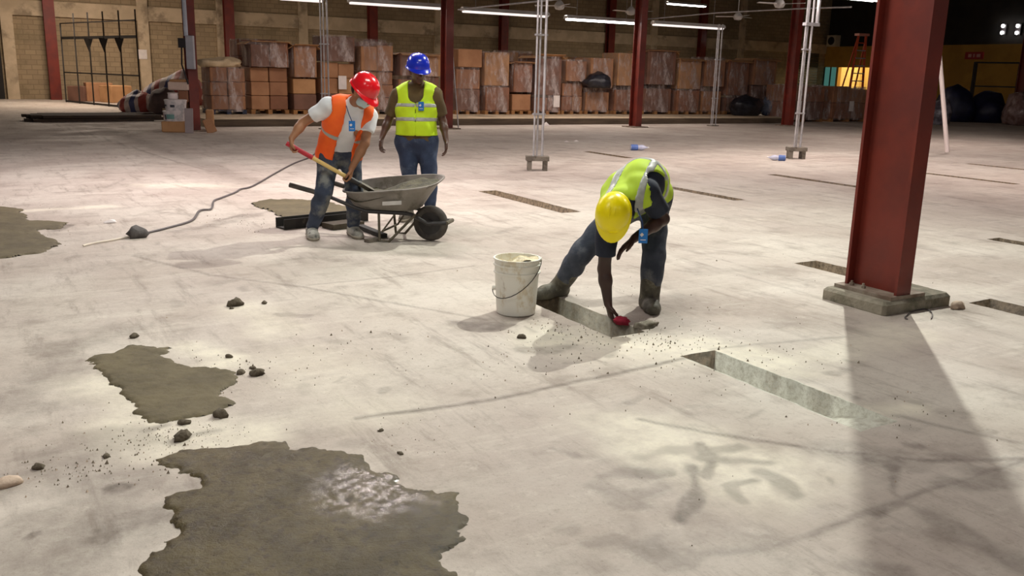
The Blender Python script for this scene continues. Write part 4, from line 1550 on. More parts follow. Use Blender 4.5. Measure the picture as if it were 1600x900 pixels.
q = MB()
q.tube(gline([(225, 367), (262, 358), (300, 346), (312, 331), (330, 328), (334, 316), (345, 311), (368, 302), (376, 297), (395, 292), (430, 272), (460, 256), (490, 243), (503, 222)]), 0.012, 6)
tag(q.build('power_cable', MATS['cable_grey']), 'grey cable snaking from the stone to behind the red-helmet worker', 'cable')
q = MB()
q.tube(gline([(130, 386), (145, 382), (175, 377), (205, 371)]), 0.008, 6)
tag(q.build('white_rope', MATS['cord_white']), 'short white rope end lying before the grey stone', 'rope')
q = MB()
q.tube(gline([(1418, 500), (1414, 497), (1425, 488), (1445, 484), (1456, 490), (1455, 499)], 0.006), 0.004, 6)
tag(q.build('wire_loop', MATS['cable_grey']), 'thin wire loop on the slab in front of the plinth', 'wire')


# crushed bottles
def bottle(px, py, ang, label, s=1.0):
    g = G(px, py)
    r = empty('plastic_bottle', (g.x, g.y, 0.05 * s), ang)
    tag(r, label, 'bottle', 'crushed water bottles')
    mt = Matrix.Rotation(R_(90), 4, 'Y')
    q = MB()
    q.lathe([(0.02, -0.14 * s), (0.045 * s, -0.135 * s), (0.05 * s, -0.05 * s), (0.038 * s, 0.0), (0.05 * s, 0.05 * s), (0.045 * s, 0.09 * s), (0.016 * s, 0.14 * s), (0.014 * s, 0.17 * s)], (0, 0, 0), 12, mtx=mt)
    q.build('body', mat('bottle_clear', rgb(206, 208, 226), rgb(186, 190, 214), 6, 0.2), r, True)
    q = MB()
    q.lathe([(0.051 * s, -0.13 * s), (0.053 * s, -0.12 * s), (0.053 * s, -0.02 * s), (0.045 * s, -0.01 * s)], (0, 0, 0), 12, mtx=mt)
    q.build('label', mat('bottle_blue', rgb(84, 112, 176), None, 3, 0.5), r, True)
    q = MB()
    q.lathe([(0.018 * s, 0.165 * s), (0.018 * s, 0.19 * s), (0.01 * s, 0.19 * s)], (0, 0, 0), 8, mtx=mt)
    q.build('cap', MATS['white_enamel'], r)


bottle(997, 235, mm_ + 0.1, 'blue-labelled bottle lying past the near pole stand', 1.25)
bottle(1215, 251, mm_ + 2.9, 'clear crushed bottle beside the pole stand by the column', 1.1)
for i, (px, py, lb) in enumerate([(172, 348, 'white scrap of paper between cable and mortar patch'), (900, 221, 'white scrap past the near pole'), (885, 222, 'small white scrap beside the pole foot'), (853, 197, 'white litter block on the platform step')]):
    g = G(px, py)
    q = MB()
    s = 0.06 if i < 3 else 0.12
    q.add([(-s, -s * .5, 0.0), (s, -s * .6, 0.004), (s * .8, s * .5, 0.02), (-s * .9, s * .6, 0.003), (0, 0, 0.03 + s * 0.2 * (i == 3) * 4)], [(0, 1, 4), (1, 2, 4), (2, 3, 4), (3, 0, 4), (3, 2, 1, 0)])
    o = q.build('paper_scrap', MATS['paper_label'])
    o.location = (g.x, g.y, 0.004)
    tag(o, lb, 'litter')

# ------------------------------------------------------------------ bucket
gb = G(806, 488)
bk_ = empty('bucket', (gb.x, gb.y, 0.0), mm_)
tag(bk_, 'dirty white plastic bucket filled with pale mix beside the worker', 'bucket')
m, nt, b = nt_of('bucket_plastic')
MATS['bucket_plastic'] = m
c_ = mixc(nt, ramp(nt, tex(nt, 9, 5, 0.7, sc3=(1, 1, 0.6)), 0.52, 0.66, 0, 0.85), rgb(240, 238, 228), rgb(216, 204, 176))
c_ = mixc(nt, ramp(nt, tex(nt, 14, 6, 0.75, sc3=(1, 1, 0.4)), 0.60, 0.72, 0, 0.8), c_, rgb(156, 140, 108))
nt.links.new(c_, b.inputs['Base Color'])
b.inputs['Roughness'].default_value = 0.5
q = MB()
H_ = 0.375
prof = [(0.120, 0.0), (0.130, 0.006), (0.146, 0.275), (0.156, 0.277), (0.156, 0.287), (0.147, 0.29), (0.148, 0.325), (0.158, 0.327), (0.158, 0.337), (0.149, 0.34), (0.150, 0.365), (0.157, 0.367), (0.157, H_), (0.147, H_), (0.143, 0.33), (0.13, 0.30)]
q.lathe(prof, (0, 0, 0), 40)
q.build('body', m, bk_, True)
n = 26
q = MB()
vs = []
for j in range(9):
    for k in range(n):
        a = 2 * math.pi * k / n
        r_ = 0.145 * j / 8
        x, y = r_ * math.cos(a), r_ * math.sin(a)
        vs.append((x, y, 0.335 + 0.035 * mnoise.noise(Vector((x * 12, y * 12, 3))) + 0.03 * sstep(-0.1, 0.1, np.array(x)).item()))
fs = [(j * n + k, j * n + (k + 1) % n, (j + 1) * n + (k + 1) % n, (j + 1) * n + k) for j in range(8) for k in range(n)]
q.add(vs, fs)
q.build('mix', mat('pale_mix', rgb(236, 226, 198), rgb(210, 196, 160), 14, 0.85, bump=0.6, c3=rgb(150, 132, 96), s3=9), bk_, 'all')
q = MB()
pts = []
for k in range(15):
    a = math.pi * k / 14
    pts.append((0.160 * math.cos(a), -0.165 * math.sin(a) * 0.97, 0.305 - 0.10 * math.sin(a) + 0.10 * math.cos(a) - 0.04))
q.tube(pts, 0.0028, 6)
q.build('bail', MATS['dark_iron'], bk_)
for s in (-1, 1):
    q = MB()
    mt = Matrix.Translation((s * 0.15, 0, 0.265 + s * 0.1)) @ Matrix.Rotation(R_(90), 4, 'Y')
    q.lathe([(0.016, -0.012), (0.016, 0.012)], (0, 0, 0), 10, mtx=mt)
    q.build('bail_ear', MATS['bucket_plastic'], bk_)

# ------------------------------------------------------------------ wheelbarrow
wc = G(673, 376)
ax = RH * math.cos(R_(12)) - FH * math.sin(R_(12))          # handle -> wheel
wb = empty('wheelbarrow', (wc.x, wc.y, 0), math.atan2(ax.y, ax.x))
tag(wb, 'grey steel wheelbarrow holding wet mortar in front of the two standing workers', 'wheelbarrow')
mat('barrow_grey', rgb(142, 136, 128), rgb(122, 116, 108), 5, 0.6, c3=rgb(100, 94, 84), s3=6, bump=0.1)
mat('barrow_black', rgb(46, 42, 42), rgb(36, 33, 33), 5, 0.5)
mat('barrow_mud', rgb(102, 94, 80), rgb(84, 76, 62), 8, 0.85, bump=0.4)
mat('rubber', rgb(58, 54, 52), rgb(86, 80, 74), 6, 0.85)
# local: +x to the wheel, +y away from the viewer, wheel axle at x=0, z=.168
WR = 0.168


def superell(cx, cy, a, bb, n=32, e=3.2):
    o_ = []
    for k in range(n):
        t = 2 * math.pi * k / n
        c, s = math.cos(t), math.sin(t)
        o_.append((cx + a * math.copysign(abs(c) ** (2 / e), c), cy + bb * math.copysign(abs(s) ** (2 / e), s)))
    return o_


rings = []
prof = [(0.00, -0.40, 0.26, 0.18), (0.02, -0.40, 0.30, 0.21), (0.10, -0.385, 0.355, 0.245), (0.20, -0.37, 0.415, 0.275), (0.245, -0.362, 0.445, 0.29), (0.25, -0.362, 0.468, 0.31), (0.262, -0.362, 0.468, 0.31), (0.262, -0.362, 0.45, 0.292), (0.20, -0.37, 0.41, 0.268), (0.10, -0.385, 0.345, 0.236), (0.03, -0.40, 0.29, 0.2)]
vs = []
n = 36
for (z, cx, a, bb) in prof:
    tilt = 0.03
    for (x, y) in superell(cx, 0, a, bb, n):
        vs.append((x, y, 0.285 + z * 0.92 + (x + 0.36) * (0.11 if z > 0.05 else 0.02) + y * 0.13 * min(1, z / 0.2)))
fs = [(j * n + k, j * n + (k + 1) % n, (j + 1) * n + (k + 1) % n, (j + 1) * n + k) for j in range(len(prof) - 1) for k in range(n)]
fs.append(tuple(range(n - 1, -1, -1)))
fs.append(tuple(range((len(prof) - 1) * n, len(prof) * n)))
q = MB()
q.add(vs, fs)
tray = q.build('tray', MATS['barrow_grey'], wb, True)
# maker's plate on the side
q = MB()
q.box(-0.37, -0.19, -0.005, 0.005, -0.018, 0.018, Matrix.Translation((0, -0.279, 0.405)) @ Matrix.Rotation(R_(-20), 4, 'X') @ Matrix.Rotation(R_(-6), 4, 'Y'))
q.build('side_plate', mat('plate_pale', rgb(196, 190, 184), rgb(182, 176, 170), 8, 0.6), tray)
# mortar in the tray
q = MB()
vs = []
for j in range(11):
    for k in range(n):
        (x, y) = superell(-0.372, 0, 0.425 * j / 10 + 1e-4, 0.275 * j / 10 + 1e-4, n)[k]
        vs.append((x, y, 0.488 + y * 0.12 + (x + 0.36) * 0.17 + 0.03 * mnoise.noise(Vector((x * 9, y * 9, 1))) - 0.055 * math.exp(-((x + 0.55) ** 2) / 0.02) - 0.01 * (j == 10)))
fs = [(j * n + k, j * n + (k + 1) % n, (j + 1) * n + (k + 1) % n, (j + 1) * n + k) for j in range(10) for k in range(n)]
q.add(vs, fs)
q.build('mortar', mat('barrow_mortar', rgb(84, 80, 54), rgb(58, 55, 38), 10, 0.7, bump=0.8, bscale=40), wb, 'all')
for s in (-1, 1):
    q = MB()
    yw = lambda x: s * (0.28 if x < -0.9 else 0.20)
    pts = [(-1.22, s * 0.30, 0.485), (-1.0, s * 0.285, 0.435), (-0.90, s * 0.275, 0.405), (-0.66, s * 0.235, 0.31), (-0.56, s * 0.22, 0.278), (-0.20, s * 0.17, 0.272), (-0.14, s * 0.15, 0.262), (0.0, s * 0.105, 0.178), (0.18, s * 0.09, 0.19)]
    q.tube(pts, 0.018, 8)
    f_ = q.build('frame_tube', MATS['barrow_black'], wb, True)
    q = MB()
    q.tube([(-1.27, s * 0.305, 0.496), (-0.98, s * 0.283, 0.43)], 0.023, 10)
    q.build('grip', MATS['rubber'], f_)
    q = MB()
    q.tube([(-0.44, s * 0.20, 0.28), (-0.425, s * 0.225, 0.012), (-0.33, s * 0.225, 0.012), (-0.10, s * 0.15, 0.265)], 0.013, 8)
    q.build('leg', MATS['barrow_mud'], wb)
    q = MB()
    q.tube([(-0.40, s * 0.215, 0.10), (-0.28, s * 0.18, 0.272)], 0.009, 6)
    q.build('leg_brace', MATS['barrow_mud'], wb)
q = MB()
q.tube([(-0.40, -0.22, 0.10), (-0.40, 0.22, 0.10)], 0.01, 6)
q.build('cross_brace', MATS['barrow_mud'], wb)
q = MB()
q.tube([(0.18, -0.10, 0.19), (0.18, 0.10, 0.19)], 0.02, 8)
q.build('front_guard', MATS['barrow_mud'], wb)
mt = Matrix.Translation((0, 0, WR)) @ Matrix.Rotation(R_(90), 4, 'X')
q = MB()
tp = []
for k in range(13):
    a = 2 * math.pi * k / 12
    tp.append((0.130 + 0.038 * math.cos(a), 0.045 * math.sin(a)))
vs = []
for (r_, z) in tp[:-1]:
    for k in range(28):
        a = 2 * math.pi * k / 28
        vs.append(mt @ Vector((r_ * math.cos(a), r_ * math.sin(a), z)))
nn = 12
q.add(vs, [(j * 28 + k, j * 28 + (k + 1) % 28, ((j + 1) % nn) * 28 + (k + 1) % 28, ((j + 1) % nn) * 28 + k) for j in range(nn) for k in range(28)])
wh = q.build('wheel', MATS['rubber'], wb, 'all')
q = MB()
q.lathe([(0.112, -0.03), (0.112, -0.02), (0.03, -0.008), (0.03, -0.07), (0.012, -0.075), (0.012, 0.075), (0.03, 0.07), (0.03, 0.008), (0.112, 0.02), (0.112, 0.03)], (0, 0, 0), 20, mtx=mt)
q.build('hub', MATS['barrow_black'], wh)

# ------------------------------------------------------------------ black channel beam and bits behind the worker's shoes
mat('black_channel', rgb(52, 50, 46), rgb(40, 38, 36), 6, 0.7, c3=rgb(84, 78, 66), s3=8, t3=(0.6, 0.75))
a_, b_ = G(444, 359), G(575, 345)
cb = empty('channel_beam', a_)
tag(cb, 'black steel channel lying behind the shoveller\'s shoes', 'beam')
dv = b_ - a_
dv.z = 0
nr = Vector((-dv.y, dv.x, 0)).normalized()
for (o_, wx_, wz_, nm) in ((Vector((0, 0, 0.05)), 0.012, 0.10, 'flange'), (nr * 0.16 + Vector((0, 0, 0.05)), 0.012, 0.10, 'flange'), (nr * 0.08 + Vector((0, 0, 0.008)), 0.16, 0.014, 'web')):
    q = MB()
    q.bar(o_, dv + o_, wx_, wz_)
    q.build(nm, MATS['black_channel'], cb)
a_, b_ = G(512, 358), G(560, 352)
q = MB()
q.bar(a_ + Vector((0, 0, 0.03)), b_ + Vector((0, 0, 0.03)), 0.2, 0.05)
tag(q.build('dirty_board', MATS['barrow_mud']), 'mud-caked board lying between the shoveller\'s feet', 'board')
a_, b_ = G(563, 357), G(600, 372)
q = MB()
q.bar(a_ + Vector((0, 0, 0.02)), b_ + Vector((0, 0, 0.02)), 0.07, 0.04)
tag(q.build('steel_offcut', MATS['black_channel']), 'short dark offcut lying under the wheelbarrow tray', 'offcut')
a_, b_ = G(572, 379), G(592, 376)
q = MB()
q.bar(a_ + Vector((0, 0, 0.015)), b_ + Vector((0, 0, 0.015)), 0.06, 0.03)
tag(q.build('wood_chip', MATS['stand_wood']), 'pale wood chip beside the wheelbarrow leg', 'offcut')
# ================================================================== PEOPLE
def nv(v):
    return np.array((v.x, v.y, v.z), np.float32)


class Field:
    """a sampled signed distance field built from rounded cones, meshed by surface nets"""

    def __init__(s, prims, h, pad=0.06, infl=0.0):
        lo = np.min([np.minimum(nv(p[0]) - p[2], nv(p[1]) - p[3]) for p in prims], 0) - pad - infl
        hi = np.max([np.maximum(nv(p[0]) + p[2], nv(p[1]) + p[3]) for p in prims], 0) + pad + infl
        s.o = lo
        s.h = h
        s.n = np.ceil((hi - lo) / h).astype(int) + 1
        s.F = np.full(s.n, 0.2, np.float32)
        for p in prims:
            s.cone(p, infl)

    def sub(s, lo, hi):
        i0 = np.clip(np.floor((lo - s.o) / s.h).astype(int), 0, s.n - 1)
        i1 = np.clip(np.ceil((hi - s.o) / s.h).astype(int) + 1, 1, s.n)
        sl = tuple(slice(a, b) for a, b in zip(i0, i1))
        ax = [s.o[k] + s.h * np.arange(i0[k], i1[k], dtype=np.float32) for k in range(3)]
        return sl, ax

    def dist(s, p, infl, margin):
        a, b = nv(p[0]), nv(p[1])
        ra, rb = p[2] + infl, p[3] + infl
        m = max(ra, rb) + margin
        sl, ax = s.sub(np.minimum(a, b) - m, np.maximum(a, b) + m)
        x, y, z = ax[0][:, None, None] - a[0], ax[1][None, :, None] - a[1], ax[2][None, None, :] - a[2]
        ba = b - a
        L = float(ba @ ba) + 1e-9
        t = np.clip((x * ba[0] + y * ba[1] + z * ba[2]) / L, 0, 1)
        d = np.sqrt((x - t * ba[0]) ** 2 + (y - t * ba[1]) ** 2 + (z - t * ba[2]) ** 2) - (ra + (rb - ra) * t)
        return sl, d

    def cone(s, p, infl=0.0):
        k = p[4] if len(p) > 4 else 0.03
        sl, d = s.dist(p, infl, k + 0.05)
        f = s.F[sl]
        hh = np.maximum(k - np.abs(f - d), 0) / k
        s.F[sl] = np.minimum(f, d) - hh * hh * k * 0.25
        return s

    def cut(s, p):
        sl, d = s.dist(p, 0, 0.06)
        s.F[sl] = np.maximum(s.F[sl], -d)
        return s

    def axes(s):
        return [s.o[k] + s.h * np.arange(s.n[k], dtype=np.float32) for k in range(3)]

    def lin(s, o, n):
        ax = s.axes()
        return (ax[0][:, None, None] - o.x) * n.x + (ax[1][None, :, None] - o.y) * n.y + (ax[2][None, None, :] - o.z) * n.z

    def keep(s, o, n):
        """keep the side the normal points away from"""
        s.F = np.maximum(s.F, s.lin(o, n))
        return s

    def wrinkle(s, amp, seed=0.0, fr=1.0):
        ax = s.axes()
        x, y, z = ax[0][:, None, None], ax[1][None, :, None], ax[2][None, None, :]
        nz = np.sin(31 * fr * x + 17 * fr * z + seed + 2.1 * np.sin(19 * fr * y + 9 * z)) * 0.6 + np.sin(37 * fr * z - 23 * fr * y + seed * 2 + 1.7 * np.sin(27 * fr * x)) * 0.6
        s.F = s.F - amp * nz.astype(np.float32)
        return s

    def mesh(s, name, m, parent, smooth=1):
        F = s.F
        S = F < 0
        c = np.zeros(np.array(F.shape) - 1, np.int8)
        for i in (0, 1):
            for j in (0, 1):
                for k in (0, 1):
                    c += S[i:F.shape[0] - 1 + i, j:F.shape[1] - 1 + j, k:F.shape[2] - 1 + k]
        act = (c > 0) & (c < 8)
        idx = np.argwhere(act)
        vid = np.full(c.shape, -1, np.int64)
        vid[act] = np.arange(len(idx))
        acc = np.zeros((len(idx), 3))
        cnt = np.zeros(len(idx))
        for a in [(i, j, k) for i in (0, 1) for j in (0, 1) for k in (0, 1)]:
            for d in range(3):
                if a[d]:
                    continue
                b = list(a)
                b[d] = 1
                fa = F[idx[:, 0] + a[0], idx[:, 1] + a[1], idx[:, 2] + a[2]]
                fb = F[idx[:, 0] + b[0], idx[:, 1] + b[1], idx[:, 2] + b[2]]
                mk = (fa < 0) != (fb < 0)
                t = np.where(mk, fa / np.where(mk, fa - fb, 1), 0)
                q = np.tile(np.array(a, float), (len(idx), 1))
                q[:, d] += t
                acc[mk] += q[mk]
                cnt[mk] += 1
        Vv = s.o + s.h * (idx + acc / cnt[:, None])
        Qs = []
        for d in range(3):
            e, f_ = (d + 1) % 3, (d + 2) % 3
            s0 = [slice(None)] * 3
            s1 = [slice(None)] * 3
            s0[d] = slice(0, -1)
            s1[d] = slice(1, None)
            df = S[tuple(s0)] != S[tuple(s1)]
            ii = np.argwhere(df)
            ii = ii[(ii[:, e] > 0) & (ii[:, f_] > 0) & (ii[:, e] < c.shape[e]) & (ii[:, f_] < c.shape[f_])]

            def cell(de, df_):
                q = ii.copy()
                q[:, e] += de
                q[:, f_] += df_
                return vid[q[:, 0], q[:, 1], q[:, 2]]
            qd = np.stack([cell(-1, -1), cell(0, -1), cell(0, 0), cell(-1, 0)], 1)
            ins = S[ii[:, 0], ii[:, 1], ii[:, 2]]
            qd[~ins] = qd[~ins][:, ::-1]
            Qs.append(qd[(qd >= 0).all(1)])
        Qs = np.concatenate(Qs)
        for _ in range(smooth):      # one light relaxation
            sm = np.zeros_like(Vv)
            ct = np.zeros(len(Vv))
            for k in range(4):
                np.add.at(sm, Qs[:, k], Vv[Qs[:, (k + 1) % 4]])
                np.add.at(ct, Qs[:, k], 1)
            Vv = Vv * 0.5 + 0.5 * sm / np.maximum(ct, 1)[:, None]
        off = np.zeros(3)
        pp = parent
        while pp is not None:
            off = off + np.array(pp.location)
            pp = pp.parent
        o = obj(name, np_mesh(name, Vv - off, Qs), m, parent)
        return o


def hand(pr, w, d, n, t, curl, thumb=0.5, sc=1.0, spread=1.0):
    """palm and five fingers from the wrist: d along the palm, n the way the palm faces, t the thumb side"""
    d = d.normalized()
    t = (t - d * t.dot(d)).normalized()
    n0 = d.cross(t)
    n = n0 if n0.dot(n) > 0 else -n0
    ln = (0.92, 1.0, 0.95, 0.78)
    for i in range(4):
        o = t * ((0.031 - 0.0205 * i) * sc)
        k0 = w + o * 0.55 + d * (0.012 * sc)
        kn = w + o * (0.9 + 0.12 * spread) + d * (0.092 * sc * (1.0 if i < 3 else 0.93))
        pr.append((k0, kn, 0.0155 * sc, 0.0125 * sc, 0.014))
        a = 0.0
        p = kn
        dd = (d + t * (0.10 * spread * (1.5 - i))).normalized()
        for j, (sl, cu) in enumerate(zip((0.042, 0.027, 0.021), curl)):
            a += cu * (1.0 + 0.08 * (i - 1))
            v = dd * math.cos(a) + n * math.sin(a)
            e = p + v * (sl * ln[i] * sc)
            pr.append((p, e, (0.0098 - 0.0009 * j) * sc, (0.0090 - 0.0009 * j) * sc, 0.004))
            p = e
    b0 = w + t * (0.022 * sc) + d * (0.022 * sc)
    b1 = b0 + (t * 0.75 + d * 0.6 + n * 0.35 * thumb).normalized() * (0.042 * sc)
    b2 = b1 + (d * 0.8 + t * (0.45 - 0.7 * thumb) + n * 0.6 * thumb).normalized() * (0.031 * sc)
    b3 = b2 + (d * 0.8 + t * (0.2 - 0.8 * thumb) + n * 0.5 * thumb).normalized() * (0.024 * sc)
    pr.append((b0, b1, 0.016 * sc, 0.0125 * sc, 0.012))
    pr.append((b1, b2, 0.0125 * sc, 0.0105 * sc, 0.005))
    pr.append((b2, b3, 0.0105 * sc, 0.0085 * sc, 0.004))


def helmet(parent, c, up, fr, m, name='hard_hat', sc=1.0):
    up = up.normalized()
    fr = (fr - up * fr.dot(up)).normalized()
    rt = fr.cross(up)
    mt = Matrix.Translation(c - Vector(parent.location)) @ Matrix((rt, fr, up)).transposed().to_4x4() @ Matrix.Scale(sc, 4)
    q = MB()
    vs = []
    n = 36
    prof = [(1.0, 0.0), (1.0, 0.02), (0.985, 0.045), (0.94, 0.072), (0.85, 0.098), (0.70, 0.121), (0.5, 0.138), (0.26, 0.147), (0.05, 0.149)]
    for (r, z) in prof:
        for k in range(n):
            a = 2 * math.pi * k / n
            vs.append(mt @ Vector((0.118 * r * math.cos(a), 0.142 * r * math.sin(a), z)))
    fs = [(j * n + k, j * n + (k + 1) % n, (j + 1) * n + (k + 1) % n, (j + 1) * n + k) for j in range(len(prof) - 1) for k in range(n)]
    fs.append(tuple(range((len(prof) - 1) * n, len(prof) * n)))
    fs.append(tuple(range(n - 1, -1, -1)))
    q.add(vs, fs)
    h = q.build(name, m, parent, True)
    q = MB()          # rim with a peak in front
    vs = []
    for (ex, pk, z) in ((0.0, 0.0, 0.012), (0.010, 0.050, 0.004), (0.012, 0.053, -0.004), (0.0, 0.0, -0.002)):
        for k in range(n):
            a = 2 * math.pi * k / n
            f = max(0.0, math.sin(a)) ** 1.5
            e = ex + pk * f
            vs.append(mt @ Vector(((0.116 + ex + 0.35 * pk * f) * math.cos(a), (0.140 + e) * math.sin(a), z - 0.02 * f * (ex > 0))))
    fs = [(j * n + k, j * n + (k + 1) % n, ((j + 1) % 4) * n + (k + 1) % n, ((j + 1) % 4) * n + k) for j in range(4) for k in range(n)]
    q.add(vs, fs)
    q.build('peak', m, h, True)
    for off, wd in ((0, 0.011), (-0.035, 0.006), (0.035, 0.006)):
        q = MB()
        pts = []
        for k in range(15):
            a = R_(28 + 124 * k / 14)
            r = math.cos(a)
            zz = math.sin(a)
            pts.append(mt @ Vector((off, -0.142 * r * math.sqrt(max(0, 1 - (off / 0.118) ** 2)), 0.149 * zz * (1 - 2.2 * off * off / 0.0139 * 0.12) - 0.003)))
        q.tube(pts, wd * 0.75, 6)
        q.build('ridge', m, h, 'all')
    return h


SKIN_H = 0.0065


def build_person(J, label, opt):
    """J: joints in world space; opt: looks"""
    root = empty('person', J['root'])
    tag(root, label, 'person', 'site workers')
    sc = opt.get('sc', 1.0)
    lp = (J['hipL'] - J['hipR']).normalized()
    ls = (J['shL'] - J['shR']).normalized()
    pel = (J['hipL'] + J['hipR']) / 2
    ne, ch, wa, hd = J['neck'], J['chest'], J['waist'], J['head']
    lm = (lp + ls).normalized()
    g = opt.get('girth', 1.0) * sc
    T = []
    k = 0.06
    pel_up = pel + (wa - pel).normalized() * 0.05
    uc = ch.lerp(ne, 0.62)
    T.append((J['hipL'], J['hipR'], 0.102 * g, 0.102 * g, k))
    for s in (1, -1):
        T.append((pel_up + lp * s * 0.065, wa + lm * s * 0.055, 0.105 * g, 0.104 * g, k))
        T.append((wa + lm * s * 0.055, ch + ls * s * 0.075, 0.104 * g, 0.112 * g, k))
        T.append((ch + ls * s * 0.075, uc + ls * s * 0.085, 0.112 * g, 0.082 * sc, k))
    T.append((ne, J['shL'], 0.05 * sc, 0.056 * sc, k))
    T.append((ne, J['shR'], 0.05 * sc, 0.056 * sc, k))
    if 'belly' in opt:
        f_ = opt['front']
        T.append((wa + f_ * 0.04, wa.lerp(pel, 0.5) + f_ * 0.03, 0.115 * g, 0.11 * g, 0.08))
    up, fc = J['up'].normalized(), J['face']
    fc = (fc - up * fc.dot(up)).normalized()
    hr = fc.cross(up)
    H = [(ne, hd - up * 0.06 - fc * 0.015, 0.058 * sc, 0.054 * sc, 0.03),
         (hd + up * 0.025 - fc * 0.03, hd + up * 0.02 + fc * 0.028, 0.084 * sc, 0.078 * sc, 0.04),
         (hd + fc * 0.03 - up * 0.02, hd + fc * 0.052 - up * 0.082, 0.062 * sc, 0.042 * sc, 0.03),
         (hd + fc * 0.078 - up * 0.088, hd + fc * 0.080 - up * 0.092, 0.022 * sc, 0.022 * sc, 0.02),
         (hd + fc * 0.092 + up * 0.004, hd + fc * 0.112 - up * 0.034, 0.010 * sc, 0.0155 * sc, 0.012),
         (hd + fc * 0.094 - up * 0.036 + hr * 0.012, hd + fc * 0.094 - up * 0.036 - hr * 0.012, 0.011, 0.011, 0.008),
         (hd + fc * 0.088 - up * 0.058 + hr * 0.02, hd + fc * 0.088 - up * 0.058 - hr * 0.02, 0.0105, 0.0105, 0.006),
         (hd + fc * 0.086 - up * 0.070 + hr * 0.016, hd + fc * 0.086 - up * 0.070 - hr * 0.016, 0.0105, 0.0105, 0.006),
         (hd + fc * 0.084 + up * 0.028 + hr * 0.035, hd + fc * 0.084 + up * 0.028 - hr * 0.035, 0.016, 0.016, 0.012)]
    for s in (1, -1):
        H.append((hd + hr * s * 0.080 + up * 0.012 - fc * 0.008, hd + hr * s * 0.078 - up * 0.028 + fc * 0.002, 0.016, 0.011, 0.008))
    A, HD, LG, FT = {}, [], {}, {}
    for sd_ in 'LR':
        sh, el, wr = J['sh' + sd_], J['el' + sd_], J['wr' + sd_]
        A[sd_] = [(sh, el, 0.054 * sc, 0.041 * sc, 0.03), (el, el.lerp(wr, 0.35), 0.041 * sc, 0.043 * sc, 0.02), (el.lerp(wr, 0.3), wr, 0.042 * sc, 0.028 * sc, 0.02)]
        hq = J['hand' + sd_]
        HD.append((wr, hq[0], hq[1], hq[2], hq[3], hq[4]))
        hp, kn, an, to = J['hip' + sd_], J['kn' + sd_], J['an' + sd_], J['to' + sd_]
        LG[sd_] = [(hp, kn, 0.090 * g, 0.060 * sc, 0.05), (kn, kn.lerp(an, 0.35), 0.056 * sc, 0.057 * sc, 0.03), (kn.lerp(an, 0.3), an, 0.057 * sc, 0.038 * sc, 0.03)]
        td = (to - an)
        td.z = 0
        td.normalize()
        gz = opt.get('gz' + sd_, 0.0)
        heel = an - td * 0.035
        heel.z = gz + 0.036
        ball = an + td * 0.14
        ball.z = gz + 0.032
        toe = an + td * 0.195
        toe.z = gz + 0.028
        FT[sd_] = [(an, heel, 0.040, 0.038, 0.02), (an, ball, 0.042, 0.036, 0.03), (heel, ball, 0.036, 0.040, 0.02), (ball, toe, 0.040, 0.030, 0.02)]
    body = T + H
    for sd_ in 'LR':
        body = body + A[sd_] + LG[sd_] + FT[sd_]
    fng = []
    for (wr, d, n, t, curl, th) in HD:
        hand(fng, wr, d, n, t, curl, th, 1.0)
    F = Field(body + fng, SKIN_H)
    for s in (1, -1):       # eye sockets
        e = hd + fc * 0.108 + up * 0.006 + hr * s * 0.034
        F.cut((e, e, 0.017, 0.017))
    F.mesh('body', opt['skin'], root, 1)
    for s in (1, -1):
        q = MB()
        e = hd + fc * 0.086 + up * 0.006 + hr * s * 0.032 - Vector(root.location)
        q.lathe([(0.002, -0.011), (0.008, -0.008), (0.0115, 0), (0.008, 0.008), (0.002, 0.011)], tuple(e), 10)
        q.build('eye', mat('eye_white', rgb(200, 190, 180), None, 2, 0.3), root, 'all')
    # short hair under the helmet
    F = Field([(hd + up * 0.02 - fc * 0.034, hd + up * 0.03 + fc * 0.02, 0.088 * sc, 0.08 * sc, 0.03)], 0.01)
    F.keep(hd - up * 0.03 + fc * 0.045, (fc * 0.8 - up * 0.6).normalized())
    F.mesh('hair', mat('hair_dark', rgb(30, 24, 22), None, 2, 0.8), root)
    # trousers
    spu = (wa - pel).normalized()
    pr = [T[0], T[1], T[4]] + ([T[-1]] if 'belly' in opt else [])
    for sd_ in 'LR':
        pr += LG[sd_]
    F = Field(pr, 0.010, infl=0.018)
    F.wrinkle(0.004, opt['seed'])
    a_ = F.axes()
    pc = pel + spu * 0.22
    rr_ = (a_[0][:, None, None] - pc.x) ** 2 + (a_[1][None, :, None] - pc.y) ** 2 + (a_[2][None, None, :] - pc.z) ** 2
    F.F = np.where(rr_ < 0.24 ** 2, np.maximum(F.F, F.lin(pel + spu * opt.get('waistband', 0.12), spu)), F.F)
    for sd_ in 'LR':
        an, kn = J['an' + sd_], J['kn' + sd_]
        dn = (an - kn).normalized()
        # only cut near that ankle
        ax = F.lin(an + dn * opt.get('trcut', -0.02), dn)
        ctr = an
        a_ = F.axes()
        rr_ = (a_[0][:, None, None] - ctr.x) ** 2 + (a_[1][None, :, None] - ctr.y) ** 2 + (a_[2][None, None, :] - ctr.z) ** 2
        F.F = np.where(rr_ < 0.16 ** 2, np.maximum(F.F, ax), F.F)
    F.mesh('trousers', opt['trouser_mat'], root, 2)
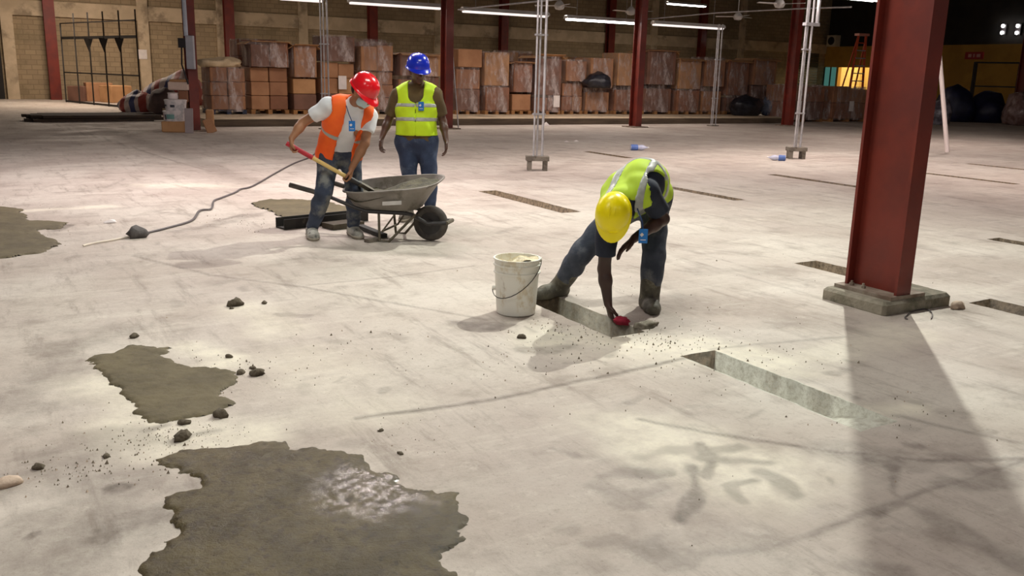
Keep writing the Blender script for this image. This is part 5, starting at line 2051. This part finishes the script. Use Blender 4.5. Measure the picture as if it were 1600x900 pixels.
    # shoes or boots
    for sd_ in 'LR':
        pr = list(FT[sd_])
        if opt.get('boots'):
            an, kn = J['an' + sd_], J['kn' + sd_]
            pr += [(an.lerp(kn, 0.62), an, 0.058, 0.050, 0.03)]
        F = Field(pr, 0.008, infl=0.015 if opt.get('boots') else 0.010)
        F.wrinkle(0.002, opt['seed'], 0.8)
        F.keep(Vector((0, 0, opt.get('gz' + sd_, 0.0) - 0.002)), Vector((0, 0, -1)))
        if opt.get('boots'):
            dn = (kn - an).normalized()
            F.keep(an.lerp(kn, 0.60), dn)
        b_ = F.mesh('boot' if opt.get('boots') else 'shoe', opt['shoe_mat'], root, 1)
        if not opt.get('boots'):
            F = Field(FT[sd_], 0.008, infl=0.017)
            F.keep(Vector((0, 0, opt.get('gz' + sd_, 0.0) - 0.002)), Vector((0, 0, -1)))
            F.keep(Vector((0, 0, opt.get('gz' + sd_, 0.0) + 0.028)), Vector((0, 0, 1)))
            F.mesh('sole', opt.get('sole_mat', mat('sole_pale', rgb(190, 182, 166), rgb(150, 142, 128), 8, 0.8)), b_)
    # shirt with sleeves
    tn = (ne - ch).normalized()
    pr = list(T)
    for sd_ in 'LR':
        sh, el = J['sh' + sd_], J['el' + sd_]
        e2 = sh.lerp(el, opt['sleeve'] + 0.12)
        pr.append((sh, e2, 0.062 * sc, 0.055 * sc, 0.03))
    pr.append((ne, ne + (hd - ne).normalized() * 0.012, 0.052, 0.050, 0.03))
    F = Field(pr, 0.009, infl=0.014)
    F.wrinkle(0.004, opt['seed'] + 2)
    F.keep(pel + spu * opt.get('hem', 0.0), -spu)
    for sd_ in 'LR':
        sh, el = J['sh' + sd_], J['el' + sd_]
        dn = (el - sh).normalized()
        p0 = sh.lerp(el, opt['sleeve'])
        a_ = F.axes()
        rr_ = (a_[0][:, None, None] - p0.x) ** 2 + (a_[1][None, :, None] - p0.y) ** 2 + (a_[2][None, None, :] - p0.z) ** 2
        F.F = np.where(rr_ < 0.115 ** 2, np.maximum(F.F, F.lin(p0, dn)), F.F)
    F.mesh('shirt', opt['shirt_mat'], root, 1)
    # vest: an outer shell with armholes and a front opening
    sp = (ne - wa).normalized()
    fr = opt['front']
    fr = (fr - sp * fr.dot(sp)).normalized()
    rt = fr.cross(sp)
    org = ch

    def vest(infl):
        pr = T[:]
        F = Field(pr, 0.009, infl=infl)
        F.wrinkle(0.004, opt['seed'] + 2)
        F.wrinkle(0.003, opt['seed'] + 9, 0.5)
        F.keep(pel + spu * opt.get('vhem', 0.05), -spu)
        for sd_ in 'LR':
            sh, el = J['sh' + sd_], J['el' + sd_]
            out = (sh - ne).normalized()
            o1 = sh + out * (0.07 - opt.get('arm_in', 0.0)) * sc
            F.cut((o1 + (el - sh).normalized() * 0.0, o1 + (el - sh) * 0.5 + out * 0.05, 0.115, 0.12))
        F.cut((ne + (hd - ne) * 0.25 + fr * 0.01, hd, 0.082, 0.09))
        s_ = F.lin(org, sp)
        l_ = F.lin(org, rt)
        d_ = F.lin(org, fr)
        wd = opt['open'](s_)
        c_ = np.maximum(np.abs(l_ - opt.get('oshift', 0.0)) - wd, -(d_ - 0.0))
        F.F = np.maximum(F.F, -c_.astype(np.float32))
        return F, s_, l_, d_
    F, s_, l_, d_ = vest(0.030)
    v = F.mesh('vest', opt['vest_mat'], root, 1)
    for (kind, a, b_, only) in opt['stripes']:
        F, s_, l_, d_ = vest(0.034)
        if kind == 'h':
            F.F = np.maximum(F.F, np.maximum(s_ - b_, a - s_))
        else:
            F.F = np.maximum(F.F, np.maximum(l_ - b_, a - l_))
        if only:
            F.F = np.maximum(F.F, only(s_, l_, d_))
        F.mesh('reflective_stripe', MATS['reflective'], v, 1)
    helmet(root, hd + up * opt.get('hat_up', 0.045) - fc * 0.004, (up + fc * opt.get('hat_tilt', 0.08)), fc, opt['hat_mat'], sc=opt.get('hat_sc', 1.0))
    # badge on a lanyard
    if 'badge' in J:
        bp, bn_, bu = J['badge']
        bu = bu.normalized()
        bn_ = (bn_ - bu * bn_.dot(bu)).normalized()
        br = bu.cross(bn_)
        mt = Matrix.Translation(bp - Vector(root.location)) @ Matrix((br, bu, bn_)).transposed().to_4x4()
        q = MB()
        q.box(-0.028, 0.028, -0.045, 0.045, -0.003, 0.003, mt, ch=0.002)
        bd = q.build('badge', mat('badge_blue', rgb(28, 122, 206), rgb(24, 110, 190), 2, 0.4), root)
        q = MB()
        q.box(-0.010, 0.010, 0.004, 0.022, 0.003, 0.0045, mt @ Matrix.Rotation(R_(45), 4, 'Z'))
        q.box(-0.017, 0.017, -0.026, -0.021, 0.003, 0.0045, mt)
        q.build('badge_print', MATS['paper_label'], bd)
        if 'lanyard' in J:
            q = MB()
            loc = Vector(root.location)
            q.tube([p - loc for p in J['lanyard']], 0.004, 6)
            q.build('lanyard', mat('lanyard_dark', rgb(30, 60, 110), None, 2, 0.6), root)
    return root


mat('skin_deep', rgb(74, 50, 42), rgb(62, 42, 36), 6, 0.45)
mat('skin_dark', rgb(96, 66, 52), rgb(82, 56, 44), 6, 0.45)
mat('skin_tan', rgb(166, 118, 86), rgb(150, 104, 74), 6, 0.5)
mat('jeans_dusty', rgb(72, 78, 92), rgb(52, 58, 72), 7, 0.9, c3=rgb(116, 118, 122), s3=4, t3=(0.46, 0.68), bump=0.2, bscale=120)
mat('jeans_blue', rgb(58, 72, 100), rgb(44, 56, 82), 6, 0.9, c3=rgb(92, 104, 124), s3=4, t3=(0.52, 0.7), bump=0.2, bscale=120)
mat('jeans_worn', rgb(70, 80, 100), rgb(52, 60, 78), 6, 0.9, c3=rgb(126, 128, 126), s3=5, t3=(0.47, 0.66), bump=0.2, bscale=120)
mat('boot_mud', rgb(104, 100, 86), rgb(70, 66, 58), 9, 0.75, c3=rgb(136, 130, 114), s3=12, t3=(0.55, 0.7), bump=0.3)
mat('shoe_pale', rgb(196, 194, 184), rgb(150, 148, 140), 14, 0.8, c3=rgb(96, 96, 92), s3=16, t3=(0.55, 0.65))
mat('shoe_grey', rgb(120, 112, 100), rgb(96, 90, 80), 8, 0.85)
mat('cloth_navy', rgb(40, 46, 62), rgb(30, 35, 50), 5, 0.85)
mat('cloth_white', rgb(232, 232, 234), rgb(216, 218, 222), 4, 0.85)
mat('cloth_olive', rgb(98, 80, 48), rgb(78, 62, 38), 5, 0.9)
mat('vest_lime', rgb(204, 240, 28), rgb(192, 228, 24), 4, 0.7)
mat('vest_lime_green', rgb(190, 220, 44), rgb(176, 206, 40), 4, 0.7)
mat('vest_orange', rgb(255, 108, 24), rgb(246, 94, 22), 4, 0.7)
mat('reflective', rgb(176, 178, 172), rgb(158, 160, 154), 20, 0.35)
mat('hat_yellow', rgb(255, 238, 0), rgb(255, 234, 0), 2, 0.32)
mat('hat_red', rgb(222, 22, 34), rgb(212, 18, 30), 2, 0.22, coat=0.3)
mat('hat_blue', rgb(26, 50, 200), rgb(22, 44, 184), 2, 0.25, coat=0.3)


def D3(f, l, z):
    return FH * f + RH * l + Vector((0, 0, z))


def smooth_w(pts):
    xs = [p[0] for p in pts]
    ws = [p[1] for p in pts]
    return lambda s: np.interp(s, xs, ws)


# ---- worker in the yellow helmet, bending over the trench
J = dict(
    root=lat(6.0, 0.62, 0),
    hipL=P(1022, 306, 6.26), hipR=P(982, 316, 6.26),
    waist=P(1000, 292, 6.06), chest=P(990, 296, 5.86), neck=P(974, 314, 5.66), head=P(960, 334, 5.53),
    up=D3(-0.72, -0.22, 0.10), face=D3(-0.12, -0.05, -1.0),
    shL=P(1012, 300, 5.70), elL=P(1036, 342, 5.82), wrL=P(992, 372, 5.62),
    shR=P(950, 346, 5.68), elR=P(944, 420, 5.70), wrR=P(950, 474, 5.66),
    knL=P(1022, 398, 5.98), anL=P(1014, 472, 6.02), toL=P(1020, 497, 5.82),
    knR=P(906, 398, 6.08), anR=P(873, 450, 6.30), toR=P(846, 470, 6.18),
    badge=(P(1005, 369, 5.52), D3(-1, 0, 0.1), Vector((0, 0, 1))),
)
J['lanyard'] = [P(996, 326, 5.60), P(1003, 345, 5.53), P(1005, 360, 5.52)]
J['handR'] = (D3(-0.10, 0.24, -0.9), D3(0.2, 0.9, 0.1), D3(-1, 0.2, 0), (0.35, 0.6, 0.5), 0.7)
J['handL'] = (D3(-0.16, -0.72, -0.62), D3(0.4, -0.3, -0.8), D3(-0.9, 0.1, 0.1), (0.15, 0.3, 0.25), 0.3)
build_person(J, 'worker in yellow helmet bending to scrub inside the trench', dict(
    skin=MATS['skin_deep'], trouser_mat=MATS['jeans_dusty'], shoe_mat=MATS['boot_mud'], shirt_mat=MATS['cloth_navy'], vest_mat=MATS['vest_lime_green'],
    hat_mat=MATS['hat_yellow'], boots=True, sleeve=0.72, seed=1.0, front=D3(-0.15, -0.2, -1.0), hem=-0.04, vhem=0.04, waistband=0.10, trcut=-0.10,
    open=smooth_w([(-0.4, 0.02), (0.0, 0.03), (0.2, 0.08)]), hat_up=0.035, hat_tilt=-0.10, hat_sc=0.9, girth=1.04, arm_in=0.01,
    stripes=[('h', -0.065, -0.015, None), ('v', 0.075, 0.125, lambda s, l, d: np.where(s > -0.10, -1, 1)), ('v', -0.125, -0.075, lambda s, l, d: np.where(s > -0.10, -1, 1)), ('h', -0.20, -0.15, None)]))

# red cloth in the scrubbing hand
g = P(971, 515, 5.56)
o = blob('red_rag', (g.x, g.y, 0.0), (0.052, 0.038, 0.030), mat('rag_red', rgb(164, 26, 56), rgb(140, 20, 46), 8, 0.85, bump=0.4), 'crimson rag in the bending worker\'s lowered hand', 'rag', 61, 3, 0.3, 1.6)
o.rotation_euler.z = mm_ - 0.3

# ---- worker in the blue helmet, standing
f = 9.55
J = dict(
    root=G(652, 343),
    hipL=P(666, 222, f), hipR=P(636, 222, f),
    waist=P(651, 198, f), chest=P(651, 168, f), neck=P(651, 136, f + 0.02), head=P(653, 112, f - 0.03),
    up=D3(-0.14, 0.05, 1), face=D3(-0.9, 0.40, -0.30),
    shL=P(680, 148, f), elL=P(692, 190, f + 0.03), wrL=P(697, 219, f - 0.06),
    shR=P(622, 149, f), elR=P(607, 188, f + 0.05), wrR=P(597, 214, f - 0.02),
    knL=P(672, 280, f - 0.05), anL=P(672, 330, f + 0.05), toL=P(676, 342, f - 0.15),
    knR=P(640, 282, f - 0.05), anR=P(638, 331, f), toR=P(628, 342, f - 0.2),
    badge=(P(658, 166, f - 0.172), D3(-1, 0, 0.15), Vector((0, 0, 1))),
)
J['handR'] = (D3(-0.1, -0.15, -1), D3(0.2, 1, 0), D3(-1, -0.2, 0), (0.3, 0.5, 0.4), 0.4)
J['handL'] = (D3(-0.2, 0.05, -1), D3(0.2, -1, 0), D3(-1, 0.2, 0), (0.25, 0.4, 0.35), 0.35)
build_person(J, 'worker in blue helmet and lime vest standing behind the wheelbarrow', dict(
    skin=MATS['skin_dark'], trouser_mat=MATS['jeans_blue'], shoe_mat=MATS['shoe_grey'], shirt_mat=MATS['cloth_olive'], vest_mat=MATS['vest_lime'],
    hat_mat=MATS['hat_blue'], sleeve=0.78, seed=3.0, front=D3(-1, 0.02, 0), hem=-0.03, vhem=0.075, waistband=0.045, belly=True, girth=1.06,
    open=smooth_w([(-0.5, 0.035), (-0.28, 0.004), (0.045, 0.004), (0.06, 0.05), (0.10, 0.075), (0.2, 0.085)]), hat_up=0.04,
    stripes=[('h', 0.0, 0.042, None), ('h', -0.142, -0.10, None)]))

# ---- worker in the red helmet, shovelling
J = dict(
    root=lat(8.35, -1.62, 0),
    hipL=P(546, 240, 8.44), hipR=P(514, 242, 8.36),
    waist=P(533, 216, 8.36), chest=P(541, 188, 8.26), neck=P(553, 164, 8.18), head=P(566, 145, 8.06),
    up=D3(-0.25, 0.50, 0.80), face=D3(-0.50, 0.62, -0.62),
    shL=P(577, 181, 8.30), elL=P(570, 224, 8.18), wrL=P(553, 258, 8.13),
    shR=P(514, 165, 8.14), elR=P(473, 192, 8.18), wrR=P(459, 219, 8.12),
    knL=P(554, 298, 8.36), anL=P(552, 357, 8.48), toL=P(562, 374, 8.30),
    knR=P(506, 300, 8.22), anR=P(487, 359, 8.34), toR=P(492, 378, 8.10),
    badge=(P(550, 197, 8.03), D3(-1, 0.2, 0.05), Vector((0, 0, 1))),
)
J['lanyard'] = [P(541, 165, 8.06), P(545, 178, 8.03), P(550, 190, 8.03)]
sh_a, sh_b = P(457, 229, 8.10), P(566, 290, 8.24)
sdv = (sh_b - sh_a).normalized()
J['handR'] = (D3(0.05, -0.05, -1), D3(0.15, 1.0, 0.2), D3(-1, 0, 0), (0.75, 1.2, 0.7), 0.8)
J['handL'] = (D3(0.0, -0.15, -1), D3(0.2, -0.9, 0.2), D3(-1, 0, 0), (0.75, 1.2, 0.7), 0.8)
J['wrR'] = sh_a + sdv * 0.03 + Vector((0, 0, 0.09)) - D3(0.0, 0.03, 0)
t_ = ((P(551, 272, 8.12) - sh_a).dot(sdv))
J['wrL'] = sh_a + sdv * t_ + Vector((0, 0, 0.09)) + D3(0, 0.025, 0)
build_person(J, 'worker in red helmet and orange vest stooping with a shovel', dict(
    skin=MATS['skin_tan'], trouser_mat=MATS['jeans_worn'], shoe_mat=MATS['shoe_pale'], shirt_mat=MATS['cloth_white'], vest_mat=MATS['vest_orange'],
    hat_mat=MATS['hat_red'], sleeve=0.62, seed=5.0, front=D3(-0.85, 0.55, -0.15), hem=0.03, vhem=-0.03, waistband=0.08, girth=0.96, arm_in=0.02,
    open=smooth_w([(-0.5, 0.08), (-0.1, 0.08), (0.1, 0.08), (0.3, 0.085)]), hat_up=0.035,
    stripes=[('h', -0.14, -0.10, None)]))
per = [o for o in col.objects if o.name.startswith('person')][-1]
# face mask
hd, up, fc = J['head'], J['up'].normalized(), J['face']
fc = (fc - up * fc.dot(up)).normalized()
hr = fc.cross(up)
F = Field([(hd + fc * 0.055 - up * 0.045 + hr * 0.03, hd + fc * 0.055 - up * 0.045 - hr * 0.03, 0.052, 0.052, 0.02), (hd + fc * 0.1 - up * 0.03, hd + fc * 0.09 - up * 0.075, 0.022, 0.022, 0.02)], 0.008)
F.keep(hd + fc * 0.05, -fc)
F.keep(hd - up * 0.015, up)
F.mesh('face_mask', mat('mask_blue', rgb(190, 208, 212), rgb(176, 196, 200), 4, 0.8), per)

# shovel
sv = empty('shovel', sh_a)
tag(sv, 'shovel with red grip and pale wooden shaft dipped into the wheelbarrow', 'shovel')
L_ = (sh_b - sh_a).length
up_ = Vector((0, 0, 1)) - sdv * sdv.z
up_.normalize()
q = MB()
q.tube([sdv * 0.18, sdv * (L_ * 0.8)], 0.019, 10)
q.build('shaft', mat('shaft_wood', rgb(222, 192, 120), rgb(206, 174, 104), 6, 0.6), sv, True)
q = MB()
q.tube([sdv * -0.06, sdv * 0.20], 0.022, 10)
q.build('grip', mat('grip_red', rgb(190, 34, 52), rgb(170, 30, 46), 5, 0.5), sv, True)
q = MB()
q.tube([sdv * (L_ * 0.76), sdv * (L_ * 0.98)], 0.024, 10)
q.build('socket', MATS['barrow_black'], sv, True)
q = MB()
rt_ = sdv.cross(up_).normalized()
vs = []
nb = 9
for i in range(7):
    t = i / 6.0
    wdt = 0.10 * math.sqrt(max(0.05, 1 - (max(0, t - 0.55) / 0.46) ** 2))
    for sgn in (0.0, 0.006):
        for k in range(nb):
            u_ = -1 + 2 * k / (nb - 1)
            vs.append(sdv * (L_ * 0.95 + t * 0.20) + rt_ * (u_ * wdt) + up_ * (0.035 * u_ * u_ + sgn - 0.02))
fs = []
for i in range(6):
    for k in range(nb - 1):
        a = i * 2 * nb + k
        fs.append((a, a + 1, a + 2 * nb + 1, a + 2 * nb))
        b0 = a + nb
        fs.append((b0 + 2 * nb, b0 + 2 * nb + 1, b0 + 1, b0))
q.add(vs, fs)
q.build('blade', mat('blade_steel', rgb(112, 106, 92), rgb(84, 78, 68), 8, 0.6, metal=0.3), sv, True)
